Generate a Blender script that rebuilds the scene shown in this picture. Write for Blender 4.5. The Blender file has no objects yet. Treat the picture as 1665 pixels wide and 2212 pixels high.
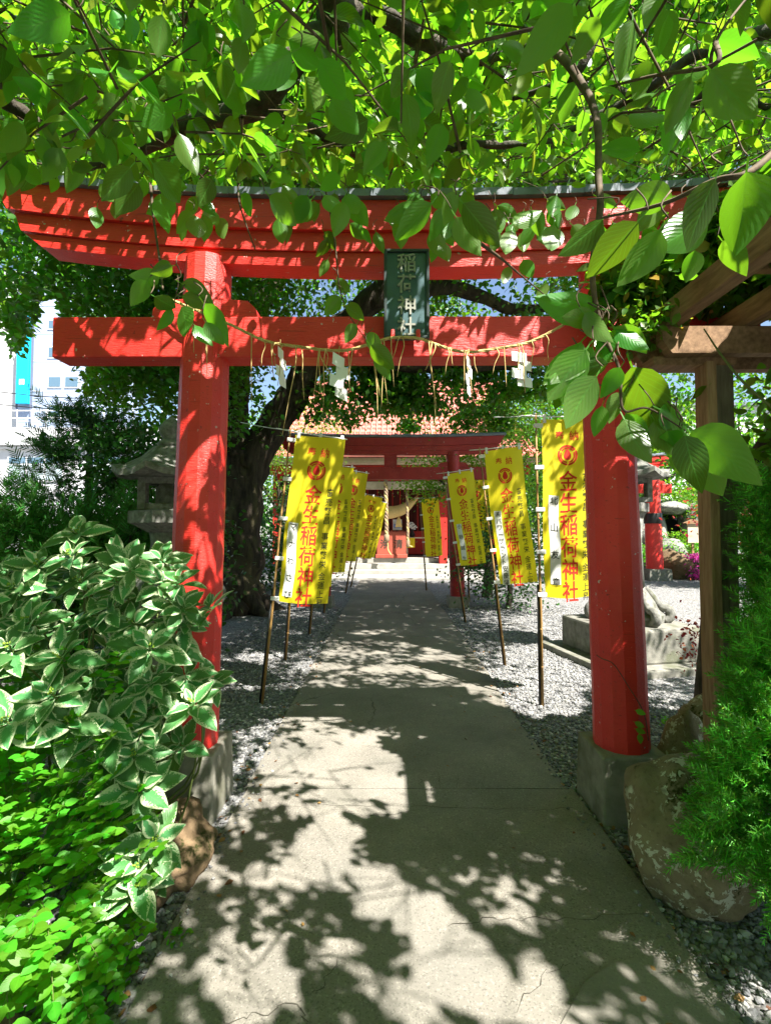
import bpy, bmesh, math, random
import numpy as np
from mathutils import Vector, Matrix, Euler, noise

random.seed(7); RNG = np.random.default_rng(7)
S = bpy.context.scene
COL = S.collection
R = math.radians

# ------------------------------------------------------------------ camera
F = 1050.0; CX, CY = 832.5, 1106.0            # focal length and centre in 1665 x 2212 photo units
cam_d = bpy.data.cameras.new('camera'); cam = bpy.data.objects.new('camera', cam_d); COL.objects.link(cam)
cam_d.sensor_fit = 'HORIZONTAL'; cam_d.sensor_width = 36.0; cam_d.lens = 36.0 * F / 1665.0
cam_d.clip_start = 0.05; cam_d.clip_end = 500
cam.location = (0, 0, 1.55)
cam.rotation_euler = (R(90 + 2.127), 0, R(0.2456))
S.camera = cam
# ------------------------------------------------------------------ daylight
SUN = Vector((0.48, -0.53, 1.0)).normalized()  # direction towards the sun
world = bpy.data.worlds.new('World'); S.world = world; world.use_nodes = True
wn = world.node_tree.nodes; wl = world.node_tree.links
sky = wn.new('ShaderNodeTexSky'); sky.sky_type = 'NISHITA'; sky.sun_disc = False
sky.sun_elevation = math.asin(SUN.z); sky.sun_rotation = math.atan2(SUN.x, SUN.y)
bg = wn['Background']; bg.inputs['Strength'].default_value = 0.066
wl.new(sky.outputs['Color'], bg.inputs['Color'])
sun_d = bpy.data.lights.new('sun', 'SUN'); sun_d.energy = 5.0; sun_d.angle = R(0.53); sun_d.color = (1.0, 0.955, 0.885)
sun = bpy.data.objects.new('sun', sun_d); COL.objects.link(sun)
sun.rotation_euler = SUN.to_track_quat('Z', 'Y').to_euler()
S.view_settings.view_transform = 'Standard'; S.view_settings.look = 'None'
S.view_settings.exposure = 1.95; S.view_settings.gamma = 1.0; S.view_settings.use_curve_mapping = False
S.render.engine = 'CYCLES'; S.cycles.use_denoising = True
S.cycles.max_bounces = 10; S.cycles.diffuse_bounces = 5; S.cycles.transmission_bounces = 8; S.cycles.transparent_max_bounces = 8
S.cycles.sample_clamp_indirect = 8.0

# ------------------------------------------------------------------ helpers
CAMR = Euler(cam.rotation_euler).to_matrix(); CAMP = Vector(cam.location)
def ray(px, py):
    return CAMR @ Vector(((px - CX) / F, -(py - CY) / F, -1.0))
def P(px, py, Y):                              # point seen at a photo position, Y metres ahead
    d = ray(px, py); return CAMP + d * (Y / d.y)
def G(px, py, z=0.0):                          # point of the ground seen at a photo position
    d = ray(px, py); return CAMP + d * ((z - CAMP.z) / d.z)
CAMRT = np.array(CAMR.transposed())
def to_px(p):                                  # numpy (n,3) -> photo positions
    q = (p - np.array(CAMP)) @ CAMRT.T
    z = np.minimum(q[:, 2], -1e-3)
    return CX + F * q[:, 0] / -z, CY - F * q[:, 1] / -z

def tag(o, label=None, cat=None, group=None, kind=None):
    if label: o['label'] = label
    if cat: o['category'] = cat
    if group: o['group'] = group
    if kind: o['kind'] = kind
    return o
def thing(name, label, cat, loc=(0, 0, 0), rot=(0, 0, 0), group=None):
    o = bpy.data.objects.new(name, None); COL.objects.link(o)
    o.location = loc; o.rotation_euler = rot; o.empty_display_size = 0.1
    return tag(o, label, cat, group)
def kids(o): return [c for c in bpy.data.objects if c.parent == o]
CHILD = {}
def link(o, parent=None):
    COL.objects.link(o)
    if parent is not None:
        o.parent = parent; CHILD.setdefault(parent.name, []).append(o)
    return o
def copy_tree(o, parent=None):
    c = o.copy(); link(c, parent)
    for ch in CHILD.get(o.name, []): copy_tree(ch, c)
    return c
def rootloc(parent):
    v = Vector((0, 0, 0)); q = parent
    while q is not None: v += q.location; q = q.parent
    return v

def mesh_obj(name, verts, faces, mat, parent=None, smooth=False, local=False, uv=None):
    me = bpy.data.meshes.new(name)
    off = Vector((0, 0, 0)) if (local or parent is None) else rootloc(parent)
    me.from_pydata([tuple(Vector(v) - off) for v in verts], [], faces)
    if smooth: me.polygons.foreach_set('use_smooth', [True] * len(me.polygons))
    if uv is not None:
        ul = me.uv_layers.new(name='UVMap')
        vi = np.empty(len(me.loops), np.int32); me.loops.foreach_get('vertex_index', vi)
        ul.data.foreach_set('uv', np.asarray(uv, np.float32)[vi].ravel())
    mats = mat if isinstance(mat, (list, tuple)) else [mat]
    for m in mats: me.materials.append(m)
    me.update()
    return link(bpy.data.objects.new(name, me), parent)

def catmull(pts, n=6):
    pts = [Vector(p) for p in pts]
    if len(pts) < 3: return [pts[0].lerp(pts[-1], i / n) for i in range(n + 1)]
    q = [pts[0] * 2 - pts[1]] + pts + [pts[-1] * 2 - pts[-2]]
    out = []
    for i in range(1, len(q) - 2):
        a, b, c, d = q[i - 1:i + 3]
        for k in range(n):
            t = k / n
            out.append(0.5 * (2 * b + (c - a) * t + (2 * a - 5 * b + 4 * c - d) * t * t + (3 * b - a - 3 * c + d) * t ** 3))
    out.append(q[-2]); return out

class MB:
    def __init__(s): s.v = []; s.f = []; s.sm = []
    def add(s, vs, fs, smooth=False):
        b = len(s.v); s.v += [Vector(v) for v in vs]
        s.f += [tuple(i + b for i in f) for f in fs]; s.sm += [smooth] * len(fs); return s
    def box(s, c, size, rot=None, taper=1.0, bev=0.0):
        hx, hy, hz = [q / 2 for q in size]
        if bev <= 0:
            vs = [Vector((sx * hx * (taper if sz > 0 else 1), sy * hy * (taper if sz > 0 else 1), sz * hz)) for sz in (-1, 1) for sy in (-1, 1) for sx in (-1, 1)]
            fs = [(0, 2, 3, 1), (4, 5, 7, 6), (0, 1, 5, 4), (2, 6, 7, 3), (0, 4, 6, 2), (1, 3, 7, 5)]
        else:
            bm = bmesh.new(); bmesh.ops.create_cube(bm, size=1)
            for v in bm.verts:
                t = taper if v.co.z > 0 else 1
                v.co = Vector((v.co.x * 2 * hx * t, v.co.y * 2 * hy * t, v.co.z * 2 * hz))
            bmesh.ops.bevel(bm, geom=list(bm.edges), offset=bev, segments=2, profile=0.5, affect='EDGES')
            bm.verts.index_update()
            vs = [v.co.copy() for v in bm.verts]; fs = [tuple(v.index for v in f.verts) for f in bm.faces]; bm.free()
        M = Euler(rot).to_matrix() if rot is not None else Matrix.Identity(3)
        return s.add([M @ v + Vector(c) for v in vs], fs)
    def tube(s, pts, radii, n=8, caps=True, bump=0.0, seed=0):
        pts = [Vector(p) for p in pts]; m = len(pts)
        if not hasattr(radii, '__len__'): radii = [radii] * m
        if len(radii) != m:
            xs = np.linspace(0, 1, len(radii)); radii = np.interp(np.linspace(0, 1, m), xs, radii)
        vs = []; up = None
        for i in range(m):
            t = (pts[min(i + 1, m - 1)] - pts[max(i - 1, 0)]).normalized()
            if up is None:
                up = Vector((0, 0, 1)) if abs(t.z) < 0.9 else Vector((1, 0, 0))
            x = t.cross(up).normalized(); up = x.cross(t).normalized()
            for k in range(n):
                a = 2 * math.pi * k / n
                d = x * math.cos(a) + up * math.sin(a); r = radii[i]
                if bump: r *= 1 + bump * (noise.noise(Vector((d.x * 1.5 + seed, d.y * 1.5, i * 0.35)) ) * 1.6 + 0.5 * noise.noise(Vector((d.x * 4 + seed, d.y * 4, i * 0.25))))
                vs.append(pts[i] + d * r)
        fs = [(i * n + k, i * n + (k + 1) % n, (i + 1) * n + (k + 1) % n, (i + 1) * n + k) for i in range(m - 1) for k in range(n)]
        if caps: fs += [tuple(range(n - 1, -1, -1)), tuple(range((m - 1) * n, m * n))]
        return s.add(vs, fs, True)
    def lathe(s, c, prof, n=24, rot0=0.0, smooth=True, sq=1.0):
        vs = [Vector(c) + Vector((r * math.cos(rot0 + 2 * math.pi * k / n), r * math.sin(rot0 + 2 * math.pi * k / n) * sq, z)) for r, z in prof for k in range(n)]
        m = len(prof)
        fs = [(i * n + k, i * n + (k + 1) % n, (i + 1) * n + (k + 1) % n, (i + 1) * n + k) for i in range(m - 1) for k in range(n)]
        fs += [tuple(range(n - 1, -1, -1)), tuple(range((m - 1) * n, m * n))]
        return s.add(vs, fs, smooth)
    def prism(s, poly, axis_from, axis_to):    # polygon of 3-D points swept by a vector
        d = Vector(axis_to) - Vector(axis_from); n = len(poly)
        vs = [Vector(p) for p in poly] + [Vector(p) + d for p in poly]
        fs = [tuple(range(n - 1, -1, -1)), tuple(range(n, 2 * n))] + [(i, (i + 1) % n, n + (i + 1) % n, n + i) for i in range(n)]
        return s.add(vs, fs)
    def build(s, name, mat, parent=None, local=False):
        me = bpy.data.meshes.new(name)
        off = Vector((0, 0, 0)) if (local or parent is None) else rootloc(parent)
        me.from_pydata([tuple(v - off) for v in s.v], [], s.f)
        me.polygons.foreach_set('use_smooth', s.sm)
        me.materials.append(mat)
        bm = bmesh.new(); bm.from_mesh(me); bmesh.ops.recalc_face_normals(bm, faces=bm.faces); bm.to_mesh(me); bm.free()
        me.update()
        return link(bpy.data.objects.new(name, me), parent)

# ------------------------------------------------------------------ materials
class NT:
    def __init__(s, name):
        s.m = bpy.data.materials.new(name); s.m.use_nodes = True
        s.t = s.m.node_tree; s.b = s.t.nodes['Principled BSDF']; s.o = s.t.nodes['Material Output']
    def n(s, typ, ins=None, **kw):
        nd = s.t.nodes.new('ShaderNode' + typ)
        for k, v in kw.items(): setattr(nd, k, v)
        for k, v in (ins or {}).items(): s.put(nd, k, v)
        return nd
    def put(s, nd, k, v):
        sock = nd.inputs[k]
        if hasattr(v, 'bl_idname') and hasattr(v, 'outputs'): v = v.outputs[0]
        if isinstance(v, bpy.types.NodeSocket): s.t.links.new(v, sock)
        else:
            if isinstance(v, tuple) and len(v) == 3 and sock.type == 'RGBA': v = (*v, 1)
            sock.default_value = v
    def math(s, op, a, b=0.0, c=None):
        nd = s.n('Math', operation=op); s.put(nd, 0, a); s.put(nd, 1, b)
        if c is not None: s.put(nd, 2, c)
        return nd
    def mix(s, fac, a, b, mode='MIX'):
        nd = s.n('MixRGB', blend_type=mode); s.put(nd, 'Fac', fac); s.put(nd, 'Color1', a); s.put(nd, 'Color2', b); return nd
    def coord(s, which='Object', scale=None):
        tc = s.n('TexCoord'); o = tc.outputs[which]
        if scale is not None:
            mp = s.n('Mapping'); s.t.links.new(o, mp.inputs['Vector']); mp.inputs['Scale'].default_value = scale; o = mp.outputs[0]
        return o
    def noise(s, vec, scale, detail=5.0, rough=0.55, dist=0.0):
        nd = s.n('TexNoise'); s.put(nd, 'Vector', vec); s.put(nd, 'Scale', scale); s.put(nd, 'Detail', detail); s.put(nd, 'Roughness', rough); s.put(nd, 'Distortion', dist)
        return nd.outputs[0]
    def ramp(s, fac, stops):
        nd = s.n('ValToRGB'); cr = nd.color_ramp
        while len(cr.elements) < len(stops): cr.elements.new(0.5)
        for e, (p, c) in zip(cr.elements, stops):
            e.position = p; e.color = (*c, 1) if len(c) == 3 else c
        s.put(nd, 'Fac', fac); return nd.outputs[0]
    def step(s, fac, lo, hi):
        nd = s.n('MapRange'); s.put(nd, 'Value', fac); s.put(nd, 'From Min', lo); s.put(nd, 'From Max', hi); return nd.outputs[0]
    def bump(s, h, strength=0.4, dist=0.01):
        nd = s.n('Bump'); s.put(nd, 'Height', h); s.put(nd, 'Strength', strength); s.put(nd, 'Distance', dist); s.put(s.b, 'Normal', nd); return nd
    def fin(s, color=None, rough=0.7, spec=0.4):
        if color is not None: s.put(s.b, 'Base Color', color)
        s.put(s.b, 'Roughness', rough); s.put(s.b, 'Specular IOR Level', spec); return s.m

def rough_mat(name, c1, c2, scale=6.0, rough=0.8, bump=0.4, dist=0.01, bscale=None, spec=0.3, stretch=None, stain=None, lo=0.3, hi=0.7):
    t = NT(name); v = t.coord('Object', stretch)
    col = t.ramp(t.noise(v, scale, 7, 0.62), [(lo, c1), (hi, c2)])
    if stain is not None:
        sm = t.step(t.noise(v, scale * 0.35, 4), 0.52, 0.66); col = t.mix(sm, col, stain)
    if bump: t.bump(t.noise(v, bscale or scale * 4, 6, 0.65), bump, dist)
    return t.fin(col, rough, spec)
def flat_mat(name, c, rough=0.6, spec=0.4): return NT(name).fin(c, rough, spec)

def leaf_mat(name, up, through, vein=0.0, gloss=0.4, var=0.35, amount=0.5, vein_col=None, margin=None, warm=None, alt=None):
    t = NT(name)
    oi = t.n('ObjectInfo'); ge = t.n('NewGeometry')
    rnd = t.math('FRACT', t.math('ADD', t.math('MULTIPLY', oi.outputs['Random'], 7.13), ge.outputs['Random Per Island']))
    k = t.math('ADD', t.math('MULTIPLY', rnd, var * 2), 1 - var)
    def vary(c, w):
        h = t.n('HueSaturation'); t.put(h, 'Color', (*c, 1)); t.put(h, 'Value', k)
        t.put(h, 'Hue', t.math('ADD', t.math('MULTIPLY', rnd, 0.05), 0.475)); return h.outputs[0]
    cu = vary(up, warm); ct = vary(through, warm)
    if alt is not None:
        w2 = t.step(t.math('FRACT', t.math('MULTIPLY', rnd, 5.77)), 0.45, 0.65); cu = t.mix(w2, cu, alt)
    if warm is not None:
        w = t.step(rnd, 0.88, 1.0); cu = t.mix(w, cu, warm); ct = t.mix(w, ct, warm)
    if vein or margin:
        uv = t.n('TexCoord').outputs['UV']; sp = t.n('SeparateXYZ', {'Vector': uv})
        au = t.math('ABSOLUTE', t.math('SUBTRACT', sp.outputs['X'], 0.5))
    if margin is not None:                     # pale irregular leaf edge
        nz = t.noise(t.coord('Object'), 26, 3)
        tc = t.math('ADD', t.math('MULTIPLY', t.math('SUBTRACT', nz, 0.5), 0.8), au)
        streak = t.math('MULTIPLY', t.math('SINE', t.math('MULTIPLY', t.math('ADD', sp.outputs['Y'], t.math('MULTIPLY', au, -0.9)), 46)), 0.035)
        mk = t.step(t.math('ADD', tc, t.math('ADD', streak, t.math('MULTIPLY', t.math('SUBTRACT', rnd, 0.5), 0.22))), 0.335, 0.385)
        cu = t.mix(mk, cu, margin); ct = t.mix(mk, ct, tuple(q * 0.6 for q in margin))
    if vein:
        ph = t.math('SUBTRACT', t.math('MULTIPLY', sp.outputs['Y'], 58), t.math('MULTIPLY', au, 44))
        line = t.math('POWER', t.math('ADD', t.math('MULTIPLY', t.math('SINE', ph), 0.5), 0.5), 10)
        mid = t.math('SUBTRACT', 1.0, t.step(au, 0.0, 0.035))
        vv = t.math('MAXIMUM', t.math('MULTIPLY', line, 0.45), mid)
        cu = t.mix(t.math('MULTIPLY', vv, vein), cu, vein_col or tuple(min(1, q * 2.2 + 0.02) for q in up))
        ct = t.mix(t.math('MULTIPLY', vv, vein), ct, tuple(q * 0.75 for q in through))
        t.bump(t.math('SINE', ph), 0.11, 0.002)
    t.put(t.b, 'Base Color', cu); t.put(t.b, 'Roughness', gloss); t.put(t.b, 'Specular IOR Level', 0.45)
    tr = t.n('BsdfTranslucent', {'Color': ct})
    mx = t.n('MixShader'); t.put(mx, 0, amount); t.t.links.new(t.b.outputs[0], mx.inputs[1]); t.t.links.new(tr.outputs[0], mx.inputs[2])
    t.t.links.new(mx.outputs[0], t.o.inputs['Surface'])
    return t.m

def red_paint(name, base, dark, rough=0.44):
    t = NT(name); v = t.coord('Object'); vs = t.coord('Object', (1.2, 6, 6))
    c = t.ramp(t.noise(v, 3.0, 6), [(0.35, base), (0.7, dark)])
    sp = t.noise(v, 34, 2); gate = t.noise(v, 4.3, 2)
    chip = t.math('MULTIPLY', t.step(sp, 0.69, 0.70), t.step(gate, 0.52, 0.56))
    c = t.mix(chip, c, (0.55, 0.42, 0.38))
    scuff = t.math('MULTIPLY', t.step(t.noise(v, 22, 4), 0.66, 0.7), t.step(t.noise(v, 3.1, 2), 0.55, 0.6))
    c = t.mix(t.math('MULTIPLY', scuff, 0.8), c, (0.14, 0.012, 0.01))
    fade = t.step(t.noise(v, 1.7, 7, 0.7), 0.5, 0.72); c = t.mix(t.math('MULTIPLY', fade, 0.35), c, (0.68, 0.10, 0.07))
    grime = t.step(t.noise(t.coord('Object', (1, 1, 0.25)), 11, 6, 0.7), 0.6, 0.8); c = t.mix(t.math('MULTIPLY', grime, 0.35), c, (0.22, 0.02, 0.015))
    crk = t.step(t.noise(t.coord('Object', (0.35, 9, 9)), 9, 3, 0.5), 0.655, 0.68); c = t.mix(t.math('MULTIPLY', crk, 0.45), c, (0.2, 0.01, 0.008))
    h = t.math('ADD', t.noise(vs, 22, 6, 0.6), t.math('MULTIPLY', chip, -0.5))
    t.bump(h, 0.55, 0.008)
    return t.fin(c, t.math('ADD', t.math('MULTIPLY', t.noise(v, 9, 4), 0.25), rough - 0.1), 0.5)

M = {}
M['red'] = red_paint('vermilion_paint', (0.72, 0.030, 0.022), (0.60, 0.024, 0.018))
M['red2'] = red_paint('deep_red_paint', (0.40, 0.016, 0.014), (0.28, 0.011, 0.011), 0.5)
M['cap'] = rough_mat('grey_roof_metal', (0.10, 0.115, 0.14), (0.20, 0.22, 0.26), 9, 0.45, 0.25, 0.004, spec=0.5)
M['stone'] = rough_mat('grey_stone', (0.12, 0.117, 0.10), (0.26, 0.25, 0.215), 14, 0.9, 0.6, 0.006, 70, stain=(0.12, 0.125, 0.085))
M['block'] = rough_mat('cast_concrete_block', (0.17, 0.165, 0.13), (0.30, 0.285, 0.235), 9, 0.9, 0.5, 0.005, 60, stain=(0.13, 0.13, 0.085))
M['lantern'] = rough_mat('weathered_granite', (0.085, 0.085, 0.075), (0.25, 0.245, 0.22), 22, 0.9, 0.6, 0.006, 80, stain=(0.09, 0.095, 0.06))
M['bark'] = rough_mat('cherry_bark', (0.022, 0.017, 0.013), (0.10, 0.08, 0.06), 9, 0.9, 1.0, 0.03, 14, stretch=(1, 1, 0.5), stain=(0.055, 0.06, 0.035))
M['bark2'] = rough_mat('old_trunk_bark', (0.013, 0.010, 0.007), (0.075, 0.058, 0.040), 7, 0.95, 1.0, 0.05, 9, stretch=(1.6, 1.6, 0.35), stain=(0.085, 0.075, 0.035))
M['twig'] = rough_mat('twig_bark', (0.05, 0.035, 0.022), (0.16, 0.11, 0.07), 20, 0.8, 0.3, 0.003)
M['stem'] = flat_mat('green_stem', (0.12, 0.16, 0.04), 0.6)
M['wood'] = rough_mat('weathered_timber', (0.14, 0.08, 0.04), (0.33, 0.20, 0.11), 5, 0.8, 0.5, 0.004, 26, stretch=(8, 1.2, 8))
M['wood_v'] = rough_mat('weathered_post_timber', (0.20, 0.115, 0.06), (0.42, 0.27, 0.15), 5, 0.8, 0.5, 0.004, 26, stretch=(8, 8, 1.0))
M['straw'] = rough_mat('rice_straw', (0.40, 0.27, 0.09), (0.66, 0.50, 0.22), 40, 0.75, 0.3, 0.002)
M['paper'] = flat_mat('white_paper', (0.82, 0.82, 0.80), 0.7)
M['white'] = flat_mat('white_plastic', (0.75, 0.75, 0.74), 0.4)
M['black'] = flat_mat('black_stake', (0.012, 0.012, 0.012), 0.4)
M['bamboo'] = rough_mat('bamboo', (0.20, 0.10, 0.03), (0.42, 0.26, 0.09), 12, 0.45, 0.2, 0.002, stretch=(1, 1, 0.3))
M['ink'] = flat_mat('black_ink', (0.015, 0.02, 0.012), 0.8)
M['ink_red'] = flat_mat('red_ink', (0.62, 0.028, 0.012), 0.8)
M['slip'] = flat_mat('white_slip', (0.80, 0.80, 0.78), 0.8)
def cloth_mat():
    t = NT('yellow_cloth'); v = t.coord('Object')
    c = t.ramp(t.noise(v, 3, 4), [(0.3, (0.86, 0.73, 0.015)), (0.7, (0.80, 0.67, 0.012))])
    w = t.n('TexWave', {'Vector': v, 'Scale': 160.0}); t.bump(w.outputs[1], 0.08, 0.001)
    t.put(t.b, 'Base Color', c); t.put(t.b, 'Roughness', 0.6)
    tr = t.n('BsdfTranslucent', {'Color': (0.88, 0.78, 0.02, 1)})
    mx = t.n('MixShader'); t.put(mx, 0, 0.42); t.t.links.new(t.b.outputs[0], mx.inputs[1]); t.t.links.new(tr.outputs[0], mx.inputs[2])
    t.t.links.new(mx.outputs[0], t.o.inputs['Surface']); return t.m
M['yellow'] = cloth_mat()

def concrete_mat(name, c1, c2, seed=0.0, spots=1.0):
    t = NT(name); v = t.coord('Object')
    big = t.ramp(t.noise(v, 1.3, 6, 0.6), [(0.35, c1), (0.68, c2)])
    sp = t.noise(v, 95, 2, 0.6)
    c = t.mix(t.math('MULTIPLY', t.step(sp, 0.56, 0.68), 0.34 * spots), big, tuple(q * 1.75 for q in c2))
    c = t.mix(t.math('MULTIPLY', t.step(t.noise(v, 120, 2), 0.56, 0.66), 0.5 * spots), c, tuple(q * 0.28 for q in c1))
    st = t.step(t.noise(v, 2.4, 5, 0.65), 0.5, 0.7)
    c = t.mix(t.math('MULTIPLY', st, 0.6), c, (0.115, 0.112, 0.092))
    c = t.mix(t.math('MULTIPLY', t.step(t.noise(v, 0.8, 4, 0.6), 0.48, 0.62), 0.35), c, (0.17, 0.165, 0.15))
    # hairline cracks: edges of large, strongly distorted cells
    wv = t.n('VectorMath', operation='ADD'); t.put(wv, 0, v)
    nz = t.n('TexNoise', {'Vector': v, 'Scale': 3.5, 'Detail': 6.0}); sc = t.n('VectorMath', {'Scale': 0.32}, operation='SCALE'); t.put(sc, 0, nz.outputs['Color']); t.put(wv, 1, sc)
    vo = t.n('TexVoronoi', {'Vector': wv, 'Scale': 0.62}, feature='DISTANCE_TO_EDGE')
    gate = t.step(t.noise(v, 0.9, 2), 0.47, 0.56)
    cr = t.math('MULTIPLY', t.math('SUBTRACT', 1.0, t.step(vo, 0.0, 0.005)), gate)
    c = t.mix(t.math('MULTIPLY', cr, 0.8), c, (0.03, 0.028, 0.022))
    h = t.math('SUBTRACT', t.noise(v, 110, 4, 0.7), t.math('MULTIPLY', cr, 1.5))
    t.bump(h, 0.55, 0.004)
    return t.fin(c, 0.88, 0.25)
M['concrete'] = concrete_mat('worn_path_concrete', (0.160, 0.148, 0.126), (0.250, 0.230, 0.194))
M['patch'] = concrete_mat('smooth_patch_concrete', (0.17, 0.158, 0.132), (0.25, 0.232, 0.198), spots=0.5)

def gravel_mat():
    t = NT('gravel'); v = t.coord('Object')
    vo = t.n('TexVoronoi', {'Vector': v, 'Scale': 42.0, 'Randomness': 1.0})
    bw = t.n('RGBToBW'); t.put(bw, 0, vo.outputs['Color'])
    c = t.ramp(bw.outputs[0], [(0.1, (0.11, 0.11, 0.115)), (0.55, (0.24, 0.24, 0.237)), (0.95, (0.41, 0.405, 0.39))])
    d = t.step(vo.outputs['Distance'], 0.45, 0.75)
    c = t.mix(t.math('MULTIPLY', d, 0.6), c, (0.11, 0.10, 0.085))
    soil = t.step(t.noise(v, 1.6, 5), 0.58, 0.7)
    c = t.mix(t.math('MULTIPLY', soil, 0.35), c, (0.17, 0.14, 0.09))
    t.bump(t.math('SUBTRACT', 1.0, vo.outputs['Distance']), 1.0, 0.02)
    return t.fin(c, 0.9, 0.25)
M['gravel'] = gravel_mat()
def pebble_mat():
    t = NT('pebble'); ge = t.n('NewGeometry')
    c = t.ramp(ge.outputs['Random Per Island'], [(0.0, (0.09, 0.094, 0.105)), (0.5, (0.175, 0.177, 0.182)), (0.86, (0.28, 0.276, 0.268)), (1.0, (0.55, 0.53, 0.50))])
    n = t.noise(t.coord('Object'), 60, 3); c = t.mix(t.math('MULTIPLY', n, 0.35), c, (0.2, 0.19, 0.17))
    return t.fin(c, 0.85, 0.3)
M['pebble'] = pebble_mat()

def rock_mat(name, c1, c2, lichen=0.0, moss=0.0):
    t = NT(name); v = t.coord('Object')
    c = t.ramp(t.noise(v, 4, 8, 0.65), [(0.3, c1), (0.7, c2)])
    c = t.mix(t.math('MULTIPLY', t.step(t.noise(v, 60, 3), 0.55, 0.7), 0.4), c, tuple(q * 0.4 for q in c1))
    if moss:
        mk = t.math('MULTIPLY', t.step(t.noise(v, 5, 5, 0.7), 0.60 - 0.1 * moss, 0.66 - 0.1 * moss), t.step(t.noise(v, 60, 3), 0.35, 0.55))
        c = t.mix(mk, c, (0.035, 0.04, 0.008))
    if lichen:
        mk = t.math('MULTIPLY', t.step(t.noise(v, 21, 4, 0.7, 0.3), 0.55, 0.57), t.step(t.noise(v, 3.6, 3), 0.54 - 0.12 * lichen, 0.58 - 0.12 * lichen))
        c = t.mix(mk, c, (0.50, 0.50, 0.40))
    t.bump(t.noise(v, 26, 8, 0.7), 0.7, 0.012)
    return t.fin(c, 0.9, 0.25)
M['rock'] = rock_mat('lichened_rock', (0.16, 0.128, 0.075), (0.30, 0.255, 0.16), 1.0, 0.75)
M['rock_b'] = rock_mat('brown_rock', (0.10, 0.065, 0.035), (0.22, 0.15, 0.085), 0.0, 0.5)
M['rock_g'] = rock_mat('grey_garden_rock', (0.10, 0.10, 0.095), (0.30, 0.29, 0.27), 0.3, 0.2)

M['leaf'] = leaf_mat('cherry_leaf', (0.042, 0.145, 0.018), (0.24, 0.55, 0.016), vein=0.8, gloss=0.30, var=0.42, amount=0.45, alt=(0.10, 0.175, 0.038))
M['leaf_stuff'] = leaf_mat('cherry_leaf_far', (0.045, 0.15, 0.016), (0.29, 0.62, 0.018), gloss=0.36, var=0.45, amount=0.52, warm=(0.30, 0.34, 0.02), alt=(0.085, 0.16, 0.03))
M['leaf_old'] = leaf_mat('old_cherry_leaf', (0.045, 0.14, 0.015), (0.17, 0.42, 0.012), gloss=0.38, var=0.4, amount=0.45)
M['leaf_maple'] = leaf_mat('maple_leaf', (0.075, 0.20, 0.014), (0.26, 0.48, 0.012), gloss=0.45, var=0.4, amount=0.5)
M['leaf_dark'] = leaf_mat('dark_evergreen_leaf', (0.032, 0.105, 0.015), (0.07, 0.20, 0.01), gloss=0.42, var=0.5, amount=0.3)
M['leaf_lime'] = leaf_mat('lime_shrub_leaf', (0.085, 0.31, 0.014), (0.22, 0.55, 0.012), vein=0.25, gloss=0.45, var=0.3, amount=0.5)
M['leaf_vine'] = leaf_mat('vine_leaf', (0.06, 0.17, 0.016), (0.20, 0.44, 0.012), gloss=0.42, var=0.4, amount=0.5, warm=(0.4, 0.25, 0.03))
M['leaf_hyd'] = leaf_mat('variegated_leaf', (0.080, 0.245, 0.070), (0.14, 0.38, 0.05), vein=0.22, gloss=0.45, var=0.3, amount=0.3, margin=(0.58, 0.66, 0.40))
M['needle'] = leaf_mat('juniper_needle', (0.12, 0.46, 0.036), (0.17, 0.55, 0.02), gloss=0.5, var=0.6, amount=0.3, alt=(0.055, 0.21, 0.03), warm=(0.22, 0.36, 0.03))
M['needle_dark'] = leaf_mat('cypress_needle', (0.028, 0.095, 0.022), (0.05, 0.15, 0.015), gloss=0.5, var=0.5, amount=0.3)
M['needle_hedge'] = leaf_mat('thuja_spray', (0.055, 0.19, 0.024), (0.09, 0.27, 0.015), gloss=0.5, var=0.5, amount=0.3)
M['wood_p'] = rough_mat('grey_post_timber', (0.10, 0.085, 0.06), (0.22, 0.19, 0.14), 5, 0.85, 0.5, 0.004, 26, stretch=(8, 8, 1.0))
M['old_rope'] = rough_mat('weathered_rope', (0.15, 0.10, 0.06), (0.34, 0.25, 0.16), 40, 0.85, 0.3, 0.003)
M['azalea'] = leaf_mat('magenta_petal', (0.75, 0.06, 0.50), (0.8, 0.08, 0.5), gloss=0.6, var=0.2, amount=0.4)
M['leaf_red'] = leaf_mat('red_maple_leaf', (0.22, 0.035, 0.03), (0.42, 0.06, 0.03), gloss=0.5, var=0.4, amount=0.5)
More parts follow.
